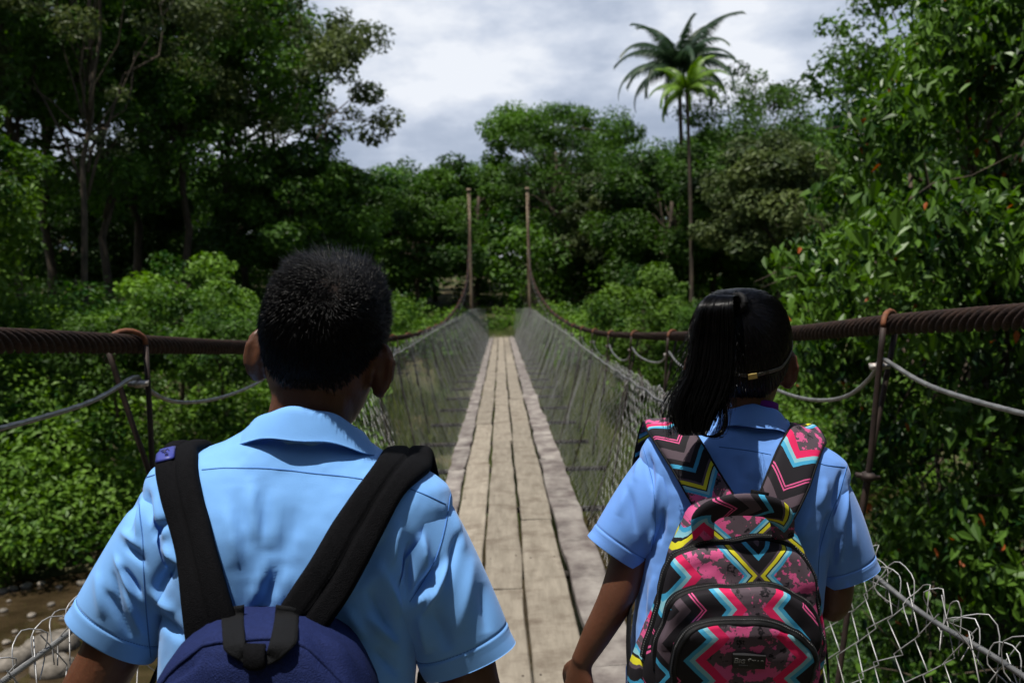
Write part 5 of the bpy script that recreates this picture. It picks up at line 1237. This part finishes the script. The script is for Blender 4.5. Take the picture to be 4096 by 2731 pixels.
def long_hair():
    rng = np.random.default_rng(12); H = GIRL['H']; HR = GIRL['HR']; hs = GIRL['head_scale']
    def Hi(p): # place -> head coordinates (numerically: invert by sampling a linear frame)
        o = H(np.zeros(3)); A_ = np.stack([H(np.eye(3)[i] * .01) - o for i in range(3)], 1) / .01
        return np.linalg.solve(A_, (np.asarray(p) - o).T).T
    tie_w = P(*c3i(815, 205), 1.525); tie = Hi(tie_w[None])[0]
    def line(a):
        b = np.abs(((a + math.pi/2 + math.pi) % (2 * math.pi)) - math.pi)
        return np.interp(b, [0, .5, 1.0, 1.3, 1.7, 2.2, math.pi], [-.082, -.07, -.045, -.02, .0, .035, .055])
    nz, na = 50, 110; zr = np.linspace(-.085, .0975, nz); a = np.arange(na) / na * 2 * math.pi; g = []
    for z in zr:
        zz = np.minimum(np.maximum(np.full(na, z), line(a)), .0975); p, n_ = head_point(zz, a, hs, 0.006); g.append(p)
    g = np.array(g).reshape(-1, 3); capf = grid_faces(nz, na, True)
    part('hair_base', H(g), capf, MATS['hair_long'], girl)
    capb = BVHTree.FromPolygons([tuple(q) for q in H(g)], capf)
    # combed strands from the hairline and scalp to the tie
    n = 6500; z = np.where(rng.random(n) < .45, 9, rng.uniform(-.08, .09, n)); aa = rng.uniform(0, 2 * math.pi, n); z = np.maximum(np.where(z == 9, -1, z), line(aa)); z = np.minimum(z, .095)
    p, n_ = head_point(z, aa, hs, 0.006); m_ = 10; t = np.linspace(0, 1, m_)[None, :, None]
    cen = np.array([0, 0, 0.0]); tj = tie + rng.normal(size=(n, 3)) * .006
    # slide along the skull: interpolate directions and radii about the head's middle
    d0 = p - cen; d1 = tj - cen; r0 = np.linalg.norm(d0, axis=1); r1 = np.linalg.norm(d1, axis=1); u0 = d0 / r0[:, None]; u1 = d1 / r1[:, None]
    om = np.arccos(np.clip((u0 * u1).sum(1), -1, 1))[:, None, None] + 1e-5; ud = (np.sin((1 - t) * om) * u0[:, None] + np.sin(t * om) * u1[:, None]) / np.sin(om)
    # radius of the skull in that direction by ray cast in head space
    hb = BVHTree.FromPolygons([tuple(q) for q in closed(head_rings(hs))[0]], closed(head_rings(hs))[1]); R_ = np.empty((n, m_))
    for i in range(n):
        for j in range(m_):
            h, _, _, dist = hb.ray_cast(Vector((0, 0, 0)), Vector(ud[i, j])); R_[i, j] = dist if h is not None else .08
    off = (0.0065 + 0.004 * np.sin(np.linspace(0, 1, m_) * math.pi))[None] + rng.normal(size=(n, 1)) * .0012 + rng.normal(size=(n, m_)) * .0005
    pth = ud * (R_ + off)[..., None]
    w_ = sm((np.linspace(0, 1, m_) - .82) / .18)[None, :, None]; pth = pth * (1 - w_) + (tj[:, None] + (pth - tie) * .15) * w_
    v1, f1 = zz_tubes(H(pth.reshape(-1, 3)).reshape(n, m_, 3), 0.0004, 3)
    # ponytail
    K = [(0.0, 835, 205, 30, 1.527, .012), (.035, 790, 130, 62, 1.512, .024), (.085, 700, 125, 100, 1.490, .032), (.19, 622, 270, 165, 1.472, .034), (.40, 605, 560, 195, 1.470, .028), (.60, 580, 850, 225, 1.466, .028), (.78, 490, 1120, 245, 1.462, .028), (.90, 440, 1290, 215, 1.456, .024), (1.0, 430, 1450, 150, 1.45, .018)]
    K = np.array(K); n2 = 6500; m2 = 22; t = np.linspace(0, 1, m2)
    u = rng.uniform(-1, 1, n2); vdep = rng.uniform(-1, 1, n2) * np.sqrt(np.maximum(0, 1 - u ** 2)); cl_ = rng.integers(0, 90, n2); cu_ = rng.uniform(-1, 1, 90); ce_ = np.clip(rng.normal(.88, .12, 90), .5, 1.05); cph = rng.uniform(0, 6.28, 90); u = np.where(rng.random(n2) < .8, cu_[cl_] * .97 + rng.normal(size=n2) * .035, u); u = np.clip(u, -1.03, 1.03); end = np.clip(ce_[cl_] + rng.normal(size=n2) * .06, .45, 1.08); end = np.where(np.abs(u) > .8, end * rng.uniform(.85, 1, n2), end)
    jit = rng.normal(size=n2); ph = cph[cl_] + rng.normal(size=n2) * .35; paths = np.empty((n2, m2, 3))
    for i in range(n2):
        k = interp(K, np.minimum(t * end[i], 1)); wv = 1 + .10 * np.sin(t * 5 + ph[i]) * t; ui = u[i] * (1 + .12 * math.sin(ph[i]) * t)
        px = k[:, 0] + k[:, 2] * ui * wv + (9 * np.sin(t * 9 + ph[i] * 2) + jit[i] * 22 * np.sin(t * 4 + jit[i])) * t; py = k[:, 1] + max(0, end[i] - 1) * 300 * t
        sx, sy = c3i(px, py); Y = k[:, 3] - k[:, 4] * vdep[i]
        d = CF[None] + CR[None] * ((sx - CX) / F)[:, None] - CU[None] * ((sy - CY) / F)[:, None]; paths[i] = CAM + d * (Y / d[:, 1])[:, None]
    v2, f2 = zz_tubes(paths, 0.00036, 3)
    # a few stray strands and the curl on the back
    st = []
    for q in range(170):
        s0 = rng.uniform(.15, .85); k = interp(K, np.linspace(s0, min(1.05, s0 + rng.uniform(.2, .5)), 14)); side = -1 if rng.random() < .65 else 1; tt = np.linspace(0, 1, 14); amp = rng.uniform(20, 150)
        px = k[:, 0] + side * k[:, 2] * (1 + .0 * tt) + side * amp * tt ** 1.5 + rng.normal() * 10; sx, sy = c3i(px, k[:, 1] + rng.uniform(-20, 60) * tt); st.append([P(a_, b_, 1.455 + rng.uniform(-.01, .02)) for a_, b_ in zip(sx, sy)])
    for q in range(60):
        a_ = rng.normal() * 10; pts = np.array([(690, 1050), (728, 1200), (738, 1320), (700, 1440), (610, 1490), (500, 1470), (430, 1430)], float) + np.array([a_, a_ * .6]); pts = resample(pts, 14); st.append([P(*c3i(x_, y_), 1.448 + .004 * rng.normal()) for x_, y_ in pts])
    v3, f3 = zz_tubes(np.array(st), 0.0003, 3)
    v = np.vstack([v1, v2, v3]); f = np.vstack([f1, f2 + len(v1), f3 + len(v1) + len(v2)])
    tag(ob('hair', bigmesh('hair', v - np.array(girl.location), f, MATS['hair_long'], True), girl), kind='stuff')
    # solid core of the ponytail
    kk = interp(K, np.linspace(.03, .80, 40)); rings = []
    for i, k in enumerate(kk):
        an = np.arange(16) / 16 * 2 * math.pi; e_ = .84 * min(1, (40 - i) / 9)
        rings.append([P(*c3i(k[0] + k[2] * e_ * math.cos(q), k[1]), k[3] - k[4] * .8 * math.sin(q)) for q in an])
    part('ponytail_core', *closed(np.array(rings)), MATS['hair_long'], girl)
    # hair tie
    c = P(*c3i(838, 200), 1.522); ax = P(*c3i(930, 235), 1.545) - P(*c3i(760, 150), 1.505); ax /= np.linalg.norm(ax); u_ = np.cross(ax, [0, 0, 1]); u_ /= np.linalg.norm(u_); w2 = np.cross(ax, u_)
    ring = np.array([c + .013 * (math.cos(q) * u_ + math.sin(q) * w2) for q in np.linspace(0, 2 * math.pi, 25)]); v, f = tube(ring, .006, 10, False); part('hair_tie', v, f, MATS['black_trim'], girl)
    # head band with a small metal clip
    an = np.linspace(0, 2 * math.pi, 121); b = np.abs(((an + math.pi/2 + math.pi) % (2 * math.pi)) - math.pi)
    zr = np.interp(b, [0, .7, 1.35, 2.0, math.pi], [-.032, -.022, .016, .05, .068]); p, n_ = head_point(zr, an, hs, .0125); hp = H(p)
    t_, A_, B_ = frames(hp); nh = H(p + n_ * .01) - hp; nh /= np.linalg.norm(nh, axis=1)[:, None]; up_ = np.cross(t_, nh); cs = np.arange(8) / 8 * 2 * math.pi
    v = (hp[:, None] + .0009 * np.cos(cs)[None, :, None] * nh[:, None] + .0032 * np.sin(cs)[None, :, None] * up_[:, None]).reshape(-1, 3); hb_ = part('headband', v, tube(hp, 1, 8, False)[1], MATS['band'], girl)
    i = int(np.argmin(np.abs(Qv(hp)[0] - (2600 + 975 * .4144)) + (hp[:, 1] > 1.6) * 1e4)); c = hp[i] + nh[i] * .002; tt, uu, nn_ = t_[i], up_[i], nh[i]
    V = np.array([c + tt * a_ * .007 + uu * b_ * .0042 + nn_ * d_ * .0018 for a_ in (-1, 1) for b_ in (-1, 1) for d_ in (-1, 1)]); part('clip', V, box(0, 1, 0, 1, 0, 1)[1], MATS['gold'], hb_, smooth=False)
long_hair()

# ---- patterned backpack
MAUVE, BLACK, LPINK, HPINK, AQUA, BLUE, YEL = (.070, .050, .062), (.009, .0075, .010), (.50, .075, .20), (.54, .014, .085), (.18, .39, .45), (.04, .26, .43), (.52, .48, .02)
SEQ = [(0, MAUVE), (.12, LPINK), (.19, HPINK), (.255, AQUA), (.29, BLUE), (.325, BLACK), (.455, LPINK), (.467, BLACK), (.480, LPINK), (.492, BLACK), (.56, MAUVE), (.64, BLACK), (.685, BLUE), (.72, BLACK), (.80, MAUVE), (.82, YEL), (.85, BLACK), (.86, AQUA), (.885, BLUE), (.91, MAUVE)]
def chevron(name, per, amp, T, off=0.0, mirror=None, swap=False, warp=0.002, nscale=34, tone=1.0):
    mt = bpy.data.materials.new(name); mt.use_nodes = True; t = mt.node_tree; b = t.nodes['Principled BSDF']; b.inputs['Roughness'].default_value = .78; b.inputs['Specular IOR Level'].default_value = .2
    uv = N(t, 'ShaderNodeUVMap'); 
    nz = N(t, 'ShaderNodeTexNoise'); nz.inputs['Scale'].default_value = 60; L(t, uv.outputs[0], nz.inputs['Vector'])
    vm = N(t, 'ShaderNodeVectorMath', operation='MULTIPLY_ADD'); L(t, nz.outputs['Color'], vm.inputs[0]); vm.inputs[1].default_value = (warp, warp, 0); L(t, uv.outputs[0], vm.inputs[2])
    sp = N(t, 'ShaderNodeSeparateXYZ'); L(t, vm.outputs[0], sp.inputs[0]); U, V = (sp.outputs[1], sp.outputs[0]) if swap else (sp.outputs[0], sp.outputs[1])
    def M(op, a, b_=None, c_=None):
        n = N(t, 'ShaderNodeMath', operation=op)
        for i, q in enumerate((a, b_, c_)):
            if q is None: continue
            if isinstance(q, (int, float)): n.inputs[i].default_value = q
            else: L(t, q, n.inputs[i])
        return n.outputs[0]
    if mirror is not None: V = M('ABSOLUTE', M('SUBTRACT', V, mirror))
    tri = M('PINGPONG', U, per / 2); vv = M('MULTIPLY_ADD', tri, amp / (per / 2), V); fr = M('FRACT', M('ADD', M('DIVIDE', vv, T), off))
    r = N(t, 'ShaderNodeValToRGB'); r.color_ramp.interpolation = 'CONSTANT'; L(t, fr, r.inputs[0]); el = r.color_ramp.elements; el[1].position = SEQ[1][0]
    for i, (p, c) in enumerate(SEQ):
        e_ = el[i] if i < 2 else el.new(p); e_.position = p; e_.color = (*[q * tone for q in c], 1)
    ns = N(t, 'ShaderNodeTexNoise'); ns.inputs['Scale'].default_value = nscale; ns.inputs['Detail'].default_value = 6; ns.inputs['Roughness'].default_value = .65; L(t, uv.outputs[0], ns.inputs['Vector'])
    mk = N(t, 'ShaderNodeValToRGB'); mk.color_ramp.interpolation = 'CONSTANT'; L(t, fr, mk.inputs[0]); q = mk.color_ramp.elements; q[0].color = (1, 1, 1, 1); q[1].position = .19; q[1].color = (0, 0, 0, 1); z_ = q.new(.91); z_.color = (1, 1, 1, 1)
    st = N(t, 'ShaderNodeValToRGB'); st.color_ramp.interpolation = 'CONSTANT'; L(t, ns.outputs[0], st.inputs[0]); q = st.color_ramp.elements; q[0].color = (*[v_ * tone for v_ in LPINK], 1); q[1].position = .47; q[1].color = (*[v_ * tone for v_ in MAUVE], 1); z_ = q.new(.60); z_.color = (*[v_ * tone for v_ in BLACK], 1); z_ = q.new(.66); z_.color = (*[v_ * tone for v_ in MAUVE], 1)
    mx_ = N(t, 'ShaderNodeMix', data_type='RGBA'); L(t, mk.outputs[0], mx_.inputs[0]); L(t, r.outputs[0], mx_.inputs[6]); L(t, st.outputs[0], mx_.inputs[7]); L(t, mx_.outputs[2], b.inputs['Base Color'])
    bn = N(t, 'ShaderNodeTexNoise'); bn.inputs['Scale'].default_value = 900; L(t, uv.outputs[0], bn.inputs['Vector']); bp = N(t, 'ShaderNodeBump'); bp.inputs['Strength'].default_value = .25; bp.inputs['Distance'].default_value = .002; L(t, bn.outputs[0], bp.inputs['Height']); L(t, bp.outputs[0], b.inputs['Normal'])
    MATS[name] = mt
chevron('print_strap_l', .094, .046, .24, .11)
chevron('print_strap_r', .094, .046, .25, .93)
chevron('print_main', .10, .045, .21, .30)
chevron('print_mid', .095, .042, .22, .62, swap=True, mirror=.372)
chevron('print_low', .10, .042, .22, .95, swap=True, mirror=.360)
chevron('print_pocket', .07, .032, .25, .93, swap=True, mirror=.352)
PKB = (0.345, 1.43, 0.70)
pack = tag(empty('backpack', PKB), 'backpack with pink, blue and yellow zigzag print and black zips on the ponytailed child', 'backpack')
def girl_pack():
    s = GIRL
    SL = dict(ea=[(352, 582), (400, 640), (460, 730), (520, 840), (560, 905)], eb=[(498, 548), (555, 610), (610, 690), (660, 780), (712, 865)])
    SR = dict(ea=[(922, 575), (890, 640), (840, 740), (800, 820), (775, 870)], eb=[(1066, 628), (1030, 705), (985, 810), (940, 890), (905, 950)])
    for S, s_, mn in ((SL, -1, 'print_strap_l'), (SR, 1, 'print_strap_r')):
        ctr, nor, wid = strap_from_trace(s, S['ea'], S['eb'], 60, None, .01)
        fr = extend_front(s, ctr, nor, wid, s_, GB, None)[::-1]; ctr = np.vstack([fr, ctr]); fn = np.array([(0, .9, .3), (0, .8, .5), (0, .5, .85), (0, .15, 1)]); nor = np.vstack([fn, nor]); wid = np.vstack([np.repeat(wid[:1] * np.array([1, .2, 1]), 4, 0), wid])
        t_ = np.r_[0, np.cumsum(np.linalg.norm(np.diff(ctr, axis=0), axis=1))]; tn = np.linspace(0, t_[-1], 110); ctr, nor, wid = [interp(np.c_[t_, q], tn) for q in (ctr, nor, wid)]
        lift_ = sm((tn - t_[-1] * .75) / (t_[-1] * .25)) * .02; ctr = ctr + np.c_[0 * lift_, -lift_, 0 * lift_]
        v, f, uv, (c_, n_, sd__, hw) = strap_mesh(ctr, nor, wid, .008, 0.0, .003); st = part('shoulder_strap', v, f, MATS[mn], pack, uv=uv)
        for q in (-1, 1):
            e_ = c_ + sd__ * (hw * q)[:, None] + n_ * .005; v, f = tube(e_, .0022, 6); part('edge_binding', v, f, MATS['black_trim'], st)
        x0 = ctr[0]; low = np.array([PKB[0] + s_ * .15, 1.50, .80]); wp = resample(np.array([x0, x0 + np.array([s_ * .03, -.02, -.12]), GB.w(np.array([s_ * .162, .02, 1.0])), GB.w(np.array([s_ * .166, -.05, .90])), low]), 30)
        tt, A_, B_ = frames(wp, (s_, 0, .1)); an = np.arange(8) / 8 * 2 * math.pi; v = (wp[:, None] + .002 * np.cos(an)[None, :, None] * A_[:, None] + .011 * np.sin(an)[None, :, None] * B_[:, None]).reshape(-1, 3); part('lower_strap', v, tube(wp, .01, 8)[1], MATS['webbing'], pack)
    def dome(name, px, Yb, Yf, mn, tilt, bulge, parent, roundness=.02, uvo=(0, 0)):
        o = resample(np.array([P(*c2i(x, y), Yf) for x, y in px + px[:1]])[:, [0, 2]], 121)[:-1]; zt = o[:, 1].max(); cen = np.array([o[:, 0].mean(), (zt + o[:, 1].min()) / 2])
        prof = [(Yb - Yf, .86), ((Yb - Yf) * .9, .92), ((Yb - Yf) * .6, .965), (roundness, 1.0), (roundness * .55, .994), (roundness * .2, .98), (0, .955)] + [(-bulge * math.sin((1 - q) * math.pi / 2), .955 * q) for q in np.linspace(.93, .04, 22)]
        rings = []
        for dy, sc_ in prof:
            q = cen + (o - cen) * sc_; Y = Yf + dy + np.maximum(0, tilt * (zt - .02 - q[:, 1])) * (1 if dy < roundness * 1.1 else max(0, 1 - (dy - roundness) / .05)); rings.append(np.c_[q[:, 0], Y, q[:, 1]])
        rings = np.array(rings); V = rings.reshape(-1, 3); n, k, _ = rings.shape; Fc = grid_faces(n, k, True); nr_ = V - np.array([cen[0], Yb + .03, cen[1]]); nr_ /= np.linalg.norm(nr_, axis=1)[:, None]
        V = V + nr_ * (.0075 * vnoise(V * np.array([1, 1, 1.6]), 20, hash(name) % 7 if False else len(px), 2))[:, None]
        Fc += [tuple((n-1)*k + j for j in range(k))]
        uv = np.c_[V[:, 0] + uvo[0], V[:, 2] + uvo[1]]
        ob_ = part(name, V, Fc, MATS[mn], parent, uv=uv)
        return ob_, V.reshape(n, k, 3), cen, BVHTree.FromPolygons([tuple(q) for q in V], Fc)
    main_px = [(735, 866), (650, 872), (585, 893), (545, 930), (505, 1020), (470, 1110), (432, 1240), (398, 1345), (350, 1465), (320, 1560), (315, 1690), (400, 1780), (700, 1800), (1000, 1775), (1075, 1660), (1072, 1500), (1064, 1330), (1046, 1205), (1018, 1125), (985, 1050), (950, 970), (915, 905), (870, 880), (810, 868)]
    mid_px = [(700, 1046), (620, 1050), (545, 1066), (480, 1100), (450, 1180), (425, 1280), (395, 1400), (375, 1560), (420, 1740), (700, 1770), (990, 1740), (1058, 1560), (1056, 1400), (1048, 1290), (1030, 1190), (985, 1092), (920, 1045), (860, 1032), (790, 1034)]
    low_px = [(750, 1203), (660, 1207), (580, 1220), (510, 1252), (462, 1310), (432, 1400), (415, 1560), (460, 1720), (700, 1745), (960, 1720), (1052, 1560), (1055, 1440), (1046, 1360), (1012, 1290), (955, 1243), (880, 1213), (810, 1204)]
    poc_px = [(720, 1336), (640, 1341), (575, 1356), (525, 1396), (500, 1460), (490, 1560), (500, 1680), (700, 1715), (930, 1690), (1030, 1600), (1036, 1520), (1020, 1450), (975, 1395), (905, 1357), (810, 1338)]
    A1, RA, cA, bA = dome('main_compartment', main_px, 1.515, 1.425, 'print_main', .02, .012, pack, .045)
    A2, RB, cB, bB = dome('front_compartment', mid_px, 1.47, 1.395, 'print_mid', .05, .010, pack, .022)
    A3, RC, cC, bC = dome('lower_compartment', low_px, 1.43, 1.370, 'print_low', .17, .008, pack, .018)
    A4, RD, cD, bD = dome('front_pocket', poc_px, 1.41, 1.352, 'print_pocket', .33, .004, pack, .014)
    def zipper(R_, cen, zlow, parent, i=3, off=.0015):
        r = R_[i]; top = r[:, 2].argmax(); k = len(r); order = [(top + q) % k for q in range(-k // 2 + 4, k // 2 - 4)]; p = r[order]; p = p[p[:, 2] > zlow]
        d = p - np.array([cen[0], p[0, 1] + .03, cen[1]]); d /= np.linalg.norm(d, axis=1)[:, None]; p = resample(p + d * off, 90)
        d = p - np.array([cen[0], 0, cen[1]]); d[:, 1] = -.06; d /= np.linalg.norm(d, axis=1)[:, None]; tt = np.gradient(p, axis=0); tt /= np.linalg.norm(tt, axis=1)[:, None]; sd_2 = np.cross(tt, d)
        cs = np.arange(10) / 10 * 2 * math.pi; v = (p[:, None] + .0028 * np.cos(cs)[None, :, None] * d[:, None] + .0088 * np.sin(cs)[None, :, None] * sd_2[:, None]).reshape(-1, 3)
        zp = part('zip', v, tube(p, 1, 10)[1], MATS['black_trim'], parent)
        tz = []
        q = resample(p + d * .0027, 150)
        for a, b in zip(q[:-1:1], q[1::1]): tz.append(tube(np.array([a, a + (b - a) * .55]), .0021, 5))
        tag(part('zip_teeth', *merge(*tz), MATS['zip_teeth'], zp), kind='stuff')
    zipper(RB, cB, .96, A2); zipper(RC, cC, .95, A3); zipper(RD, cD, .90, A4, i=4)
    # haul handle: padded arch of printed fabric over the top
    hp = resample(np.array([P(*c2i(x, y), Y) for x, y, Y in ((590, 1010, 1.415), (588, 945, 1.405), (640, 898, 1.392), (735, 882, 1.385), (840, 892, 1.388), (890, 935, 1.398), (897, 1005, 1.412))]), 50)
    tt, A_, B_ = frames(hp, (0, -1, 0)); cs = np.arange(14) / 14 * 2 * math.pi; wdt = np.interp(np.linspace(0, 1, 50), [0, .2, .5, .8, 1], [.016, .019, .022, .019, .016])
    V = hp[:, None] + .008 * np.cos(cs)[None, :, None] * A_[:, None] + (wdt[:, None] * np.sin(cs)[None])[..., None] * B_[:, None]; d = np.r_[0, np.cumsum(np.linalg.norm(np.diff(hp, axis=0), axis=1))]
    uv = np.stack([np.repeat((np.sin(cs) * .022)[None], 50, 0), np.repeat(d[:, None], 14, 1)], -1).reshape(-1, 2)
    part('haul_handle', V.reshape(-1, 3), tube(hp, 1, 14)[1], MATS['print_strap_l'], pack, uv=uv)
    for x, y, w_, h_, an in ((675, 872, 30, 16, -.28), (805, 846, 32, 16, .18)):   # webbing tabs holding the straps
        g = []
        for q in np.linspace(-1, 1, 6):
            for r in np.linspace(-1, 1, 8): g.append(P(*c2i(x + r * w_ * math.cos(an) - q * h_ * math.sin(an), y + r * w_ * math.sin(an) + q * h_ * math.cos(an)), 1.438 - .006 * (1 - r * r)))
        o_ = part('strap_tab', np.array(g), grid_faces(6, 8), MATS['webbing'], pack); m2 = o_.modifiers.new('t', 'SOLIDIFY'); m2.thickness = .004; m2.offset = 0
    # woven label on the pocket
    cn = []
    for x, y in ((702, 1450), (828, 1456), (824, 1506), (700, 1500)):
        h, n_, _, _ = bD.ray_cast(Vector(CAM), Vector(ray(*c2i(x, y)))); cn.append(np.array(h))
    cn = np.array(cn); ex = (cn[1] - cn[0]); ey = (cn[3] - cn[0]); nl = np.cross(ex, ey); nl /= np.linalg.norm(nl); nl = nl if nl[1] < 0 else -nl
    V = np.vstack([cn + nl * .0045, cn - nl * .002]); lb = part('label', V, [(0, 1, 2, 3), (0, 4, 5, 1), (1, 5, 6, 2), (2, 6, 7, 3), (3, 7, 4, 0), (7, 6, 5, 4)], MATS['label_black'], A4, smooth=False)
    exn = ex / np.linalg.norm(ex); eyn = np.cross(exn, nl); eyn = eyn if eyn[2] > 0 else -eyn
    def glyphs(body, size):
        cu = bpy.data.curves.new('txt', 'FONT'); cu.body = body; cu.size = size; cu.resolution_u = 3; cu.extrude = .0002; cu.offset = .00012
        o = bpy.data.objects.new('txt', cu); COL.objects.link(o); dg = bpy.context.evaluated_depsgraph_get(); me = bpy.data.meshes.new_from_object(o.evaluated_get(dg)); bpy.data.objects.remove(o)
        return np.array([q.co[:] for q in me.vertices]), [tuple(q.vertices) for q in me.polygons]
    tx, cur = [], 0.0
    for body, size in (('B', .0128), ('IG', .0100), (' ', 0), ('S', .0128), ('TAR', .0100)):
        if size == 0: cur += .0030; continue
        co, fs = glyphs(body, size); co[:, 0] += cur - co[:, 0].min(); cur = co[:, 0].max() + .0007; tx.append((co, fs))
    co, fs = merge(*tx); c = cn.mean(0) + nl * .0049; co[:, 0] -= cur / 2; co[:, 1] -= .0022
    part('lettering', c + co[:, 0:1] * exn + co[:, 1:2] * eyn + co[:, 2:3] * nl, fs, MATS['label_ink'], lb, smooth=False)
    dash = []                                                            # second line, too small to read
    for q in range(15):
        if q in (7, 9): continue
        x_ = -.0145 + q * .0020; dash.append(tube(np.array([c + exn * x_ - eyn * .0058, c + exn * (x_ + .0012) - eyn * .0056]), .0007, 5))
    tag(part('small_lettering', *merge(*dash), MATS['label_ink'], lb), kind='stuff')
girl_pack()
